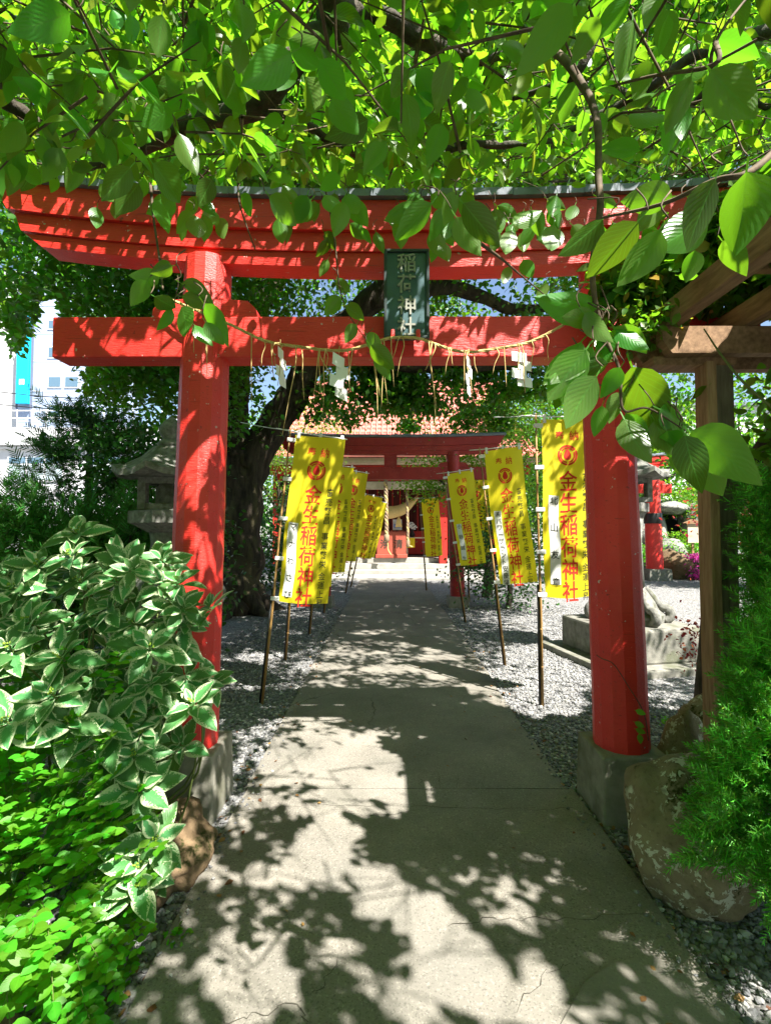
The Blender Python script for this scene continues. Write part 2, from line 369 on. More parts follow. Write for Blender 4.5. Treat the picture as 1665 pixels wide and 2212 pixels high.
# ------------------------------------------------------------------ ground and path
tag(mesh_obj('ground', [(-140, -60, 0), (140, -60, 0), (140, 200, 0), (-140, 200, 0)], [(0, 1, 2, 3)], M['gravel']), 'pale grey gravel yard of the shrine', None, kind='structure')
path = mesh_obj('path', [(-0.83, -2.9, 0.006), (1.07, -2.9, 0.006), (1.07, 15.0, 0.006), (-0.83, 15.0, 0.006)], [(0, 1, 2, 3)], flat_mat('joint_soil', (0.05, 0.042, 0.03), 0.95))
tag(path, 'worn concrete path leading to the shrine', None, kind='structure')
def slab(x0, x1, y0, y1, mat, top=0.028):
    bm = bmesh.new()
    nx, ny = 6, max(2, int((y1 - y0) * 4))
    rnd = random.Random(int(y0 * 100))
    def edge(y, s): return 0.018 * noise.noise(Vector((y * 1.7, s * 9.1, 0))) + 0.006 * noise.noise(Vector((y * 9, s * 5, 3)))
    g = [[bm.verts.new((x0 + edge(y0 + (y1 - y0) * j / ny, 1) + (x1 - x0) * i / nx if i == 0 else (x1 + edge(y0 + (y1 - y0) * j / ny, 2) if i == nx else x0 + (x1 - x0) * i / nx), y0 + (y1 - y0) * j / ny + 0.004 * rnd.uniform(-1, 1) * (j in (0, ny)), top + 0.003 * noise.noise(Vector((i * 0.6, j * 0.5, y0))))) for i in range(nx + 1)] for j in range(ny + 1)]
    for j in range(ny):
        for i in range(nx): bm.faces.new((g[j][i], g[j][i + 1], g[j + 1][i + 1], g[j + 1][i]))
    ed = [e for e in bm.edges if e.is_boundary]
    r = bmesh.ops.extrude_edge_only(bm, edges=ed)
    for v in r['geom']:
        if isinstance(v, bmesh.types.BMVert): v.co.z = 0.0
    bmesh.ops.recalc_face_normals(bm, faces=bm.faces)
    me = bpy.data.meshes.new('slab'); bm.to_mesh(me); bm.free(); me.materials.append(mat)
    return link(bpy.data.objects.new('slab', me), path)
ys = [-2.9, -0.9, 1.25, 2.92, 4.95, 7.0, 9.1, 11.2, 13.1, 15.0]
for a, b in zip(ys[:-1], ys[1:]):
    slab(-0.84 if b > 2.92 else -0.825, 1.07 if b > 4.96 else (1.09 if b < 3 else 1.05), a + 0.003, b - 0.003, M['concrete'])
pt = mesh_obj('mortar_patch', [(0.50, 1.27, 0.034), (1.06, 1.27, 0.034), (1.07, 1.74, 0.034), (0.93, 1.79, 0.034), (0.80, 1.77, 0.034), (0.66, 1.69, 0.034), (0.53, 1.55, 0.034), (0.50, 1.40, 0.034)], [(0, 1, 2, 3, 4, 5, 6, 7)], M['patch'], path)
# gravel laid as real pebbles where they can be told apart
def pebbles(name, parent, regions, mat):
    bm = bmesh.new(); bmesh.ops.create_icosphere(bm, subdivisions=1, radius=1.0)
    tv = np.array([v.co[:] for v in bm.verts]); tf = np.array([[v.index for v in f.verts] for f in bm.faces]); bm.free()
    ps, ss = [], []
    for x0, x1, y0, y1, n, smin, smax in regions:
        ps.append(np.column_stack([RNG.uniform(x0, x1, n), RNG.uniform(y0, y1, n), RNG.uniform(-0.003, 0.010, n)])); ss.append(RNG.uniform(smin, smax, n))
    p = np.vstack(ps); s = np.concatenate(ss); n = len(p)
    keep = ~((p[:, 0] > -0.82 - 0 * s) & (p[:, 0] < 1.05) & (p[:, 1] < 15))
    spill = (~keep) & (RNG.random(n) < 0.3) & (np.minimum(np.abs(p[:, 0] + 0.83), np.abs(p[:, 0] - 1.06)) < np.abs(RNG.normal(0, 0.05, n))); p[spill, 2] = 0.032; s[spill] *= 0.5
    keep |= spill; p = p[keep]; s = s[keep]; n = len(p)
    sc = np.column_stack([s * RNG.uniform(0.75, 1.3, n), s * RNG.uniform(0.6, 1.0, n), s * RNG.uniform(0.4, 0.75, n)])
    v = tv[None] * (1 + RNG.uniform(-0.22, 0.22, (n, len(tv), 1))) * sc[:, None]
    a = RNG.uniform(0, 6.283, n); b = RNG.normal(0, 0.35, n)
    ca, sa, cb, sb = np.cos(a)[:, None], np.sin(a)[:, None], np.cos(b)[:, None], np.sin(b)[:, None]
    x, y, z = v[..., 0], v[..., 1], v[..., 2]
    y, z = y * cb - z * sb, y * sb + z * cb
    v = np.stack([x * ca - y * sa, x * sa + y * ca, z], -1) + p[:, None]
    o = fast_mesh(name, v.reshape(-1, 3), (tf[None] + (np.arange(n) * len(tv))[:, None, None]).reshape(-1, 3), mat, parent, smooth=False)
    return o
def crack(pts, w):
    rr = random.Random(len(pts) * 7 + int(pts[0][0])); q = []
    g = [G(a, b, 0.031) for a, b in pts]
    for i in range(len(g) - 1):
        for k in range(7):
            p = g[i].lerp(g[i + 1], k / 7); q.append(p + Vector((rr.uniform(-.012, .012), rr.uniform(-.016, .016), 0)))
    q.append(g[-1]); vs, fs = [], []
    for i, p in enumerate(q):
        d = (q[min(i + 1, len(q) - 1)] - q[max(i - 1, 0)]).normalized(); n = Vector((-d.y, d.x, 0)) * w * rr.uniform(.3, 1.0) * min(1, (min(i, len(q) - 1 - i) + 1) / 4)
        n = n * 0.75; vs += [p + n, p - n]
    for i in range(len(q) - 1): fs.append((2 * i, 2 * i + 1, 2 * i + 3, 2 * i + 2))
    mesh_obj('crack', vs, fs, M['soil'], path)
M['soil'] = flat_mat('dark_crack_soil', (0.065, 0.058, 0.045), 0.95)
for pts, w in (([(866, 1741), (987, 1744), (1137, 1749), (1262, 1744)], .003), ([(962, 1995), (1077, 1982), (1220, 1985), (1420, 1972)], .0028), ([(480, 2205), (550, 2195), (646, 2165), (668, 2215)], .0028), ([(646, 2165), (700, 2120), (735, 2060)], .0018), ([(905, 1672), (909, 1702)], .003), ([(946, 1670), (950, 1704)], .0028), ([(990, 1675), (985, 1700)], .003), ([(1046, 1674), (1042, 1706)], .0028), ([(1240, 2080), (1180, 2100), (1105, 2190)], .002), ([(560, 1745), (700, 1738), (866, 1741)], .0018)): crack(pts, w)
def fast_mesh(name, v, f, mat, parent=None, smooth=True, uv=None):
    me = bpy.data.meshes.new(name)
    v = np.asarray(v, np.float32)
    if parent is not None: v = v - np.array(rootloc(parent), np.float32)
    nf, k = f.shape
    me.vertices.add(len(v)); me.vertices.foreach_set('co', v.ravel())
    me.loops.add(nf * k); me.loops.foreach_set('vertex_index', f.astype(np.int32).ravel())
    me.polygons.add(nf); me.polygons.foreach_set('loop_start', np.arange(nf, dtype=np.int32) * k)
    me.polygons.foreach_set('use_smooth', np.full(nf, smooth))
    if uv is not None:
        ul = me.uv_layers.new(name='UVMap'); ul.data.foreach_set('uv', np.asarray(uv, np.float32)[f.ravel()].ravel())
    me.materials.append(mat); me.update(calc_edges=True); me.validate()
    return link(bpy.data.objects.new(name, me), parent)
pb = pebbles('gravel', None, [(-1.75, -0.66, 1.0, 3.2, 6500, 0.010, 0.021), (0.92, 1.9, 0.9, 3.4, 7000, 0.010, 0.022), (-2.6, -0.68, 3.2, 6.5, 9500, 0.010, 0.019), (0.9, 2.6, 3.4, 6.5, 10500, 0.010, 0.019),
                             (-2.2, -0.8, 6.5, 9.5, 3000, 0.012, 0.02), (1.0, 5.0, 6.5, 10, 6000, 0.012, 0.02)], M['pebble'])
tag(pb, 'loose grey gravel pebbles beside the path', 'gravel', kind='stuff')

# ------------------------------------------------------------------ torii
def torii(name, label, group, loc, cx, half, H, mats, near=True):
    """H: dict of heights; cx: centre offset, half: half pillar spacing at the foot"""
    t = thing(name, label, 'torii gate', loc, group=group)
    L = Vector(loc)
    red, cap, stone = mats
    for s in (-1, 1):
        xb = cx + s * half; xt = cx + s * (half - H['lean'])
        m = MB(); n = 14 if near else 20; r0, r1 = H['r0'], H['r1']
        zs = np.linspace(H['block'] - 0.03, H['top'] - 0.28, 24)
        vs = []; fs = []
        for i, z in enumerate(zs):
            q = i / 23; r = r0 + (r1 - r0) * q
            if near: r *= 1 + 0.006 * math.sin(q * 31 + s)
            for k in range(n):
                a = 2 * math.pi * k / n
                vs.append(L + Vector((xb + (xt - xb) * q + r * math.cos(a), r * math.sin(a), z)))
        fs = [(i * n + k, i * n + (k + 1) % n, (i + 1) * n + (k + 1) % n, (i + 1) * n + k) for i in range(23) for k in range(n)]
        m.add(vs, fs, not near); m.add(vs[-n:], [tuple(range(n))])
        m.build('pillar', red, t)
        bw = H['bw']
        m = MB(); m.box(L + Vector((xb, 0, H['block'] / 2 - 0.03)), (bw, bw, H['block'] + 0.06), taper=0.94, bev=0.012); m.build('base_block', stone, t)
    def beam(pname, ht, hb, z0, z1, yf, yb, sori, mat, n=26):
        vs = []; fs = []
        for i in range(n + 1):
            u = -1 + 2 * i / n
            for (z, y, h) in ((z0, yf + 0.008, hb), (z0, yb - 0.008, hb), (z1, yb, ht), (z1, yf, ht)):
                vs.append(L + Vector((cx + u * h, y, z + sori * abs(u) ** 2.4)))
        for i in range(n):
            b = i * 4
            fs += [(b, b + 4, b + 5, b + 1), (b + 1, b + 5, b + 6, b + 2), (b + 2, b + 6, b + 7, b + 3), (b + 3, b + 7, b + 4, b)]
        fs += [(0, 1, 2, 3), tuple(n * 4 + k for k in (3, 2, 1, 0))]
        m = MB(); m.add(vs, fs); return m.build(pname, mat, t)
    T = H['top']; W = H['W']; so = H['sori']; th = H['th']
    beam('upper_lintel', W, W - 0.085, T - 0.163, T, -th - 0.055, th + 0.055, so, red)
    beam('middle_lintel', W - 0.11, W - 0.145, T - 0.265, T - 0.166, -th - 0.022, th + 0.022, so * 0.97, red)
    beam('lower_lintel', W - 0.16, W - 0.25, T - 0.342, T - 0.268, -th, th, so * 0.93, red)
    # roof strip of metal pieces along the top
    n = H['caps']; cw = 2 * (W + 0.03) / n
    for i in range(n):
        m = MB(); vs = []
        for j in range(3):
            u0 = -1 + 2 * (i + (0.006 if j == 0 else (0.5 if j == 1 else 0.994))) / n
            lift = 0.0015 * ((i * 7) % 3)
            for (y, z) in ((-th - 0.085, 0.003), (-th - 0.088, 0.042), (0.0, 0.095), (th + 0.088, 0.042), (th + 0.085, 0.003)):
                vs.append(L + Vector((cx + u0 * (W + 0.03), y, T + z + lift + so * abs(u0) ** 2.4)))
        fs = [(j * 5 + k, j * 5 + (k + 1) % 5, (j + 1) * 5 + (k + 1) % 5, (j + 1) * 5 + k) for j in range(2) for k in range(5)]
        fs += [(0, 1, 2, 3, 4), (14, 13, 12, 11, 10)]
        m.add(vs, fs); m.build('roof_tile', cap, t)
    m = MB(); zt, zb = H['nuki']
    m.box(L + Vector((cx, 0, (zt + zb) / 2)), (2 * H['NW'], 2 * H['nth'], zt - zb), bev=0.008); m.build('tie_beam', red, t)
    for s in (-1, 1):
        xp = cx + s * (half - H['lean'] * 0.85)
        for q in (-1, 1):
            m = MB(); x0 = xp + q * (H['r1'] - 0.035); w = 0.215 if q * s < 0 else 0.19
            poly = [L + Vector((x0 + q * a, -H['nth'] + 0.012, zt + 0.002 + z)) for a, z in ((0, 0), (w, 0), (w - 0.01, 0.05), (w - 0.055, 0.092), (0, 0.105))]
            if q > 0: poly = poly[::-1]
            m.prism(poly, (0, 0, 0), (0, 2 * H['nth'] - 0.024, 0)); m.build('wedge', red, t)
    m = MB(); m.box(L + Vector((cx, 0, (T - 0.342 + zt) / 2)), (0.17 if near else 0.26, 0.12, T - 0.346 - zt)); m.build('strut', red, t)
    return t
TY = 2.76
Hn = dict(lean=0.062, r0=0.145, r1=0.130, block=0.36, bw=0.375, top=3.377, W=2.31, sori=0.13, th=0.080, caps=24, nuki=(2.75, 2.518), NW=1.985, nth=0.078)
gate = torii('torii_gate', 'bright red torii gate nearest the camera, with the name plaque and straw rope', 'torii gates', (0, TY, 0), 0.102, 1.20, Hn, (M['red'], M['cap'], M['block']))
Hf = dict(lean=0.09, r0=0.15, r1=0.135, block=0.22, bw=0.42, top=3.42, W=2.30, sori=0.045, th=0.085, caps=20, nuki=(2.83, 2.58), NW=2.0, nth=0.075)
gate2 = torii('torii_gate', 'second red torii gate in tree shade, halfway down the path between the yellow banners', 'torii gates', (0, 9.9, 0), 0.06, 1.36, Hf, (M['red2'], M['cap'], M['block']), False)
# third gate in the garden at the right: red posts, a black band on each pillar
Hg = dict(lean=0.05, r0=0.25, r1=0.22, block=0.35, bw=0.72, top=3.8, W=2.15, sori=0.18, th=0.13, caps=14, nuki=(2.98, 2.70), NW=1.78, nth=0.09)
gate3 = torii('torii_gate', 'far red torii gate with a black banded pillar in the sunlit garden', 'torii gates', (0, 15.2, 0), 7.05, 1.25, Hg, (M['red'], M['cap'], M['stone']), False)
for s in (-1, 1):
    m = MB(); x = 7.05 + s * 1.222; m.lathe((x, 15.2, 0), [(0.255, 1.75), (0.262, 1.76), (0.262, 2.06), (0.255, 2.07)], 20); m.build('black_band', M['black'], gate3)

# ------------------------------------------------------------------ name plaque
plq = thing('name_plaque', 'dark green name plaque with four raised characters hung at the middle of the near gate', 'plaque', (P(878, 640, 2.60).x, 2.60, 0))
def plaque():
    a, b = P(829, 541, 2.58), P(927, 733, 2.58)
    x0, x1 = a.x, b.x; z1, z0 = a.z, b.z; y = 2.585
    green = rough_mat('verdigris_bronze', (0.040, 0.085, 0.092), (0.075, 0.135, 0.145), 8, 0.5, 0.15, 0.003, stain=(0.06, 0.11, 0.10))
    frame = rough_mat('dark_bronze_frame', (0.02, 0.032, 0.034), (0.05, 0.065, 0.065), 9, 0.45, 0.15, 0.003)
    m = MB(); m.box(((x0 + x1) / 2, y, (z0 + z1) / 2), (x1 - x0 - 0.028, 0.024, z1 - z0 - 0.028)); m.build('board', green, plq)
    m = MB(); w = 0.016
    for (cx_, cz, sx, sz) in (((x0 + x1) / 2, z1 - w / 2, x1 - x0, w), ((x0 + x1) / 2, z0 + w / 2, x1 - x0, w), (x0 + w / 2, (z0 + z1) / 2, w, z1 - z0 - 2 * w), (x1 - w / 2, (z0 + z1) / 2, w, z1 - z0 - 2 * w)):
        m.box((cx_, y - 0.006, cz), (sx, 0.040, sz), bev=0.003)
    m.build('frame', frame, plq)
    ink = rough_mat('bronze_characters', (0.20, 0.20, 0.17), (0.34, 0.33, 0.28), 30, 0.5, 0.2, 0.002)
    zc = [z1 - (z1 - z0) * q for q in (0.15, 0.385, 0.625, 0.865)]
    for ch, z in zip('稲荷神社', zc):
        glyph('character', ch, 0.108, ink, plq, lambda u, v: Vector(((x0 + x1) / 2 + u, 2.5725, z + v)), depth=0.008, sx=0.98)
    for px in (848, 903):
        q = P(px, 724, 2.56); m = MB()
        m.box((q.x, 2.57, q.z), (0.022, 0.05, 0.06), bev=0.006); m.build('hook', M['red'], plq)
GLY = {}
def glyph_mesh(ch, off=0.014):
    key = (ch, off)
    if key not in GLY:
        c = bpy.data.curves.new('g', 'FONT'); c.body = ch; c.offset = off; c.resolution_u = 2
        o = bpy.data.objects.new('g', c); COL.objects.link(o)
        dg = bpy.context.evaluated_depsgraph_get(); dg.update()
        me = bpy.data.meshes.new_from_object(o.evaluated_get(dg))
        v = np.array([q.co[:2] for q in me.vertices]); v = v - (v.max(0) + v.min(0)) / 2
        GLY[key] = (v, [tuple(p.vertices) for p in me.polygons])
        bpy.data.objects.remove(o); bpy.data.curves.remove(c)
    return GLY[key]
def glyph(name, ch, size, mat, parent, fn, depth=0.0, sx=1.0, local=False):
    v, f = glyph_mesh(ch); vs = [fn(a * size * sx, b * size) for a, b in v]
    fs = list(f)
    if depth:
        n = len(vs); base = list(vs); vs = [q + Vector((0, -depth, 0)) for q in base] + base
        ec = {}
        for p in f:
            for i in range(len(p)):
                e = (p[i], p[(i + 1) % len(p)]); ec[e] = 1
        for (a, b) in ec:
            if (b, a) not in ec: fs.append((a, b, b + n, a + n))
    return mesh_obj(name, vs, fs, mat, parent, local=local)
plaque()

# ------------------------------------------------------------------ straw rope with paper streamers
rope = thing('straw_rope', 'sagging straw rope tied between the pillars of the near gate, fringed with straw', 'straw rope', (0.1, 2.6, 2.5))
def straw_rope():
    pts = [P(352, 640, 2.62), P(420, 668, 2.60), P(500, 702, 2.60), P(570, 735, 2.60), P(640, 748, 2.60), P(740, 757, 2.59), P(812, 738, 2.55), P(850, 729, 2.545), P(905, 731, 2.545), P(960, 750, 2.57), P(1010, 760, 2.585), P(1080, 752, 2.60), P(1140, 740, 2.60), P(1200, 711, 2.60), P(1262, 672, 2.60), P(1300, 656, 2.59)]
    path_ = catmull(pts, 8); m = MB()
    for k in range(3):
        pp = []
        for i, p in enumerate(path_):
            a = i * 0.9 + k * 2.094; pp.append(p + Vector((0, math.cos(a), math.sin(a))) * 0.0045)
        m.tube(pp, 0.0048, 5)
    m.build('rope', M['straw'], rope)
    # wound round the right pillar and knotted
    m = MB(); c = P(1308, 656, 2.76); pp = []
    for i in range(70):
        a = -math.pi / 2 + i * 0.27; pp.append(Vector((c.x + 0.142 * math.cos(a), 2.76 + 0.142 * math.sin(a), c.z + 0.012 * math.sin(i * 1.3) - 0.02 + i * 0.0006)))
    m.tube(pp, 0.0075, 6); m.build('winding', M['straw'], rope)
    rnd = random.Random(3)
    def straw(p, length, bend, kink=None):
        q = [p, p + Vector((rnd.uniform(-.015, .015), -0.012, -0.25 * length)), p + Vector((bend * 0.5, -0.012, -0.6 * length)), p + Vector((bend, -0.012, -length))]
        m = MB(); m.tube(catmull(q, 3), [0.0030, 0.0028, 0.0016], 4); m.build('straw', M['straw'], rope)
    for px, ln, bd in ((420, 100, 3), (447, 140, 2), (452, 90, -2), (545, 150, 3), (586, 90, 8), (598, 60, 2), (616, 95, -10), (648, 120, 8), (692, 110, -12), (700, 140, -4), (703, 70, 6), (694, 100, 4), (755, 95, 6), (760, 60, -6), (808, 120, 16), (812, 170, 4), (823, 140, 14), (830, 150, -4), (846, 110, 6), (872, 90, -12), (926, 150, 16), (931, 170, 6), (965, 60, -6), (970, 40, 4), (1004, 90, -3), (1010, 100, 8), (1075, 60, -10), (1085, 90, 3), (1118, 80, -3), (1128, 110, 6), (1150, 70, -3), (1178, 60, 4), (940, 60, -22), (690, 80, 40), (640, 200, -28), (574, 60, -3), (1020, 50, 12), (860, 60, -20)):
        best = min(path_, key=lambda p: abs(to_px(np.array([p[:]]))[0][0] - px))
        straw(best + Vector((0, -0.006, 0)), ln * 2.56 / F, bd * 2.56 / F)
    for k in range(34):                         # shaggy straw ends on the right pillar
        a = -math.pi / 2 + rnd.uniform(-1.2, 1.1)
        p = Vector((c.x + 0.15 * math.cos(a), 2.76 + 0.15 * math.sin(a), c.z + rnd.uniform(-0.02, 0.02)))
        straw(p, rnd.uniform(0.10, 0.30), rnd.uniform(-0.04, 0.04))
straw_rope()
def streamer(px, py0, py1, Y, yaw, w, label, seed):
    top = P(px, py0, Y); h = (py0 - py1) * -Y / F; rnd = random.Random(seed)
    o = thing('paper_streamer', label, 'paper streamer', top, (0, R(rnd.uniform(-4, 4)), R(yaw)), 'white zigzag paper streamers')
    m = MB(); n = 4; ph = h / (n * 0.80); x = 0.0; z = -0.03
    m.tube([(0, 0, 0.012), (0, 0, -0.035)], 0.0022, 5); m.build('thread', M['straw'], o, local=True)
    for i in range(n):
        tw = rnd.uniform(-0.25, 0.25); s = 1 if i % 2 == 0 else -1
        m = MB(); sl = 0.35 * w
        quad = [(-w / 2, z), (w / 2, z - sl * 0.6), (w / 2, z - sl * 0.6 - ph * 0.78), (-w / 2, z - ph * 0.78)]
        vs = [Vector((x + a, 0.004 * i + a * tw, b)) for a, b in quad]
        m.prism(vs, (0, 0, 0), (0, 0.0012, 0)); m.build('paper_fold', M['paper'], o, local=True)
        x += s * w * 0.42; z -= ph * 0.66
    return o
streamer(606, 738, 832, 2.58, 62, 0.055, 'white zigzag paper streamer hanging edge-on near the left pillar', 1)
streamer(733, 752, 860, 2.57, 28, 0.075, 'widest white zigzag paper streamer, hanging left of the plaque', 2)
streamer(1012, 758, 850, 2.575, 58, 0.052, 'narrow turned white paper streamer just right of the plaque', 3)
streamer(1120, 745, 832, 2.59, 12, 0.078, 'flat white zigzag paper streamer nearest the right pillar', 4)

# ------------------------------------------------------------------ banners
CW, CH, CZ = 0.46, 1.45, 2.33                 # cloth width, drop and top height above the foot
def make_banner(seed, slip=None, slip_x=0.05, slip_z=(0.72, 1.32), curl=1.0):
    rnd = random.Random(seed); p1, p2, p3 = [rnd.uniform(0, 6.28) for _ in range(3)]
    root = thing('nobori_banner', 'x', 'banner', group='yellow banners along the path')
    def C(x, d, off=0.0):                     # cloth surface: x across from the pole side, d down from the top
        k = x / CW
        y = curl * (0.026 * math.sin(k * 5.2 + p1 + d * 2.2) * (0.3 + k) + 0.020 * math.sin(d * 4.1 + p2 + k * 2) * k * (0.4 + d) + 0.05 * k * k * math.sin(d * 1.6 + p3))
        return Vector((0.045 + x - 0.010 * d * k + 0.006 * math.sin(d * 5 + p1), y - off, CZ - d - 0.012 * math.sin(k * 3.1) * (1 if d > 0.01 else 0)))
    m = MB(); m.tube([(0, 0, -0.02), (0.004, 0, 0.8), (-0.003, 0, 1.6), (0.0, 0, CZ + 0.05)], [0.0125, 0.0115, 0.009, 0.0075], 8)
    for z in (0.32, 0.62, 0.93, 1.22, 1.52, 1.80, 2.08): m.lathe((0.002, 0, z), [(0.0115, -0.008), (0.0135, 0), (0.0115, 0.008)], 8)
    m.build('pole', M['bamboo'], root, local=True)
    m = MB(); m.tube([(-0.02, 0.012, -0.02), (-0.012, 0.014, 0.98)], 0.0115, 8); m.build('stake', M['black'], root, local=True)
    m = MB(); m.tube([(-0.13, 0.0, CZ + 0.035), (0.1, 0, CZ + 0.022), (CW + 0.07, 0.0, CZ + 0.012)], 0.0055, 6); m.build('crossbar', M['white'], root, local=True)
    N1, N2 = 10, 30
    vs = [C(CW * i / N1, CH * j / N2) for j in range(N2 + 1) for i in range(N1 + 1)]
    fs = [(j * (N1 + 1) + i, j * (N1 + 1) + i + 1, (j + 1) * (N1 + 1) + i + 1, (j + 1) * (N1 + 1) + i) for j in range(N2) for i in range(N1)]
    cl = mesh_obj('cloth', vs, fs, M['yellow'], root, smooth=True, local=True)
    for k in range(3):
        x = 0.03 + k * (CW - 0.06) / 2; a = C(x, 0); m = MB()
        m.box((a.x, 0, CZ + 0.005), (0.030, 0.018, 0.07), bev=0.004); m.build('loop', M['white'], root, local=True)
    for k in range(5):
        m = MB(); m.box((0.018, 0.0, CZ - 0.05 - k * 0.345), (0.078, 0.031, 0.034), bev=0.004); m.build('loop', M['white'], root, local=True)
    def write(items, mat, parent=cl, off=0.0025):
        for ch, x, d, size, sx in items:
            v, f = glyph_mesh(ch, 0.0085 if mat is M['ink_red'] else 0.003)
            mesh_obj('character', [C(x + a * size * sx, d - q * size, off) for a, q in v], f, mat, parent, local=True)
    red = [('奉', 0.165, 0.125, 0.088, .95), ('納', 0.285, 0.125, 0.088, .95)]
    red += [(c, 0.225, 0.495 + i * 0.180, 0.182, 0.86) for i, c in enumerate('金生稲荷神社')]  # shrine name
    write(red, M['ink_red'])
    blk = [(c, 0.378, 0.47 + i * 0.082, 0.074, .9) for i, c in enumerate('商売繁昌')] + [(c, 0.378, 0.855 + i * 0.082, 0.074, .9) for i, c in enumerate('事業繁栄')] + [(c, 0.378, 1.205 + i * 0.080, 0.074, .9) for i, c in enumerate('金運上昇')]
    write(blk, M['ink'])
    # crest: a ring of three arcs round a flaming drop
    vs, fs = [], []
    def arc(r0, r1, a0, a1, cx_=0.225, cd=0.285, n=14):
        b = len(vs)
        for i in range(n + 1):
            a = a0 + (a1 - a0) * i / n
            for r in (r0, r1): vs.append(C(cx_ + r * math.sin(a), cd - r * math.cos(a), 0.0025))
        for i in range(n): fs.append((b + 2 * i, b + 2 * i + 1, b + 2 * i + 3, b + 2 * i + 2))
    for k in range(3):
        a0 = R(120 * k + 3) + math.pi; a1 = R(120 * k + 117) + math.pi
        arc(0.069, 0.085, a0, a1); arc(0.053, 0.064, a0 + .06, a1 - .06)
    b = len(vs); n = 20
    for i in range(n):
        a = 2 * math.pi * i / n; r = 0.033 * (1 + 0.75 * max(0, math.cos(a)) ** 6)
        vs.append(C(0.225 + r * math.sin(a) * (0.95), 0.292 - r * math.cos(a), 0.0025))
    fs.append(tuple(range(b, b + n)))
    mesh_obj('crest', vs, fs, M['ink_red'], cl, local=True)
    if slip:
        z0, z1 = slip_z; w = 0.088; n = 8
        vs = [C(slip_x + w * i / 2 - 0.006 * math.sin(j), z0 + (z1 - z0) * j / n, 0.003) for j in range(n + 1) for i in range(3)]
        fs = [(j * 3 + i, j * 3 + i + 1, j * 3 + i + 4, j * 3 + i + 3) for j in range(n) for i in range(2)]
        sl = mesh_obj('name_slip', vs, fs, M['slip'], root, local=True)
        k = len(slip); st = (z1 - z0 - 0.06) / max(1, k - 1); sz = min(0.075, st * 0.95)
        write([(c, slip_x + w / 2, z0 + 0.04 + i * st if k < 7 else z0 + 0.035 + i * st, sz, 1.0) for i, c in enumerate(slip)], M['ink'], sl, 0.0055)
    return root
def place(b, foot, top, yaw, label, scale=1.0):
    """stand a banner with its pole from foot (photo px, on the ground) to top (photo px at the same distance)"""
    f = G(*foot); t = P(top[0], top[1], f.y)
    b.location = f
    h = (t - f).z / (CZ + 0.05); b.scale = (scale, scale, h)
    lean = math.atan2(t.x - f.x, t.z - f.z)
    b.rotation_euler = (0, lean, R(yaw)); b['label'] = label
    return b
bA = make_banner(1, 'マナわさび', 0.035, (0.76, 1.40))
place(bA, (566, 1522), (627, 921), 8, 'nearest yellow banner on the left of the path, white slip down its lower left side', 0.99)
bB = make_banner(2, '北山友章', 0.055, (0.62, 1.34)); place(bB, (1172, 1528), (1157, 893), -3, 'largest yellow banner, directly beside the right pillar of the near gate')
bC = make_banner(3, '㈱パワープラント安慶陽', 0.045, (0.66, 1.46)); place(bC, (1092, 1440), (1036, 962), -12, 'yellow banner right of the path with a long white slip of small writing', 0.92)
bD = make_banner(4, '小野誠生', 0.05, (0.80, 1.36)); place(bD, (1006, 1345), (957, 1014), -14, 'yellow banner in front of the right pillar of the second gate', 0.97)
bE = make_banner(5)
def another(foot, top, yaw, label, scale=1.0):
    return place(copy_tree(bE), foot, top, yaw, label, scale)
place(bE, (617, 1428), (648, 986), 6, 'yellow banner just behind the nearest left one, mostly covered by it', 0.98)
another((669, 1372), (698, 996), 8, 'third yellow banner in the left row, its right half showing', 0.92)
another((700, 1325), (740, 1006), 10, 'fourth yellow banner in the left row, half covered by the third', 0.98)
another((747, 1282), (785, 1060), 6, 'fifth yellow banner in the left row, small and far, fully in view', 0.98)
another((758, 1268), (803, 1070), 8, 'last and smallest yellow banner in the left row beside the offering box', 0.92)
another((1014, 1300), (1004, 1032), -8, 'yellow banner peeping out behind the one at the second gate', 0.95)
another((922, 1278), (906, 1074), -6, 'far yellow banner on the right beside the shrine steps under maple leaves', 0.95)

for lab, a, b in (('white string tying the nearest left banner to the old tree', P(520, 912, 5.4), P(640, 931, 4.36)), ('white string tied to the top of the largest right banner', P(1066, 901, 4.7), P(1165, 894, 4.24))):
    m = MB(); m.tube(catmull([a, a.lerp(b, .5) - Vector((0, 0, .01)), b], 5), 0.004, 5); tag(m.build('tie_string', M['white']), lab, 'string')
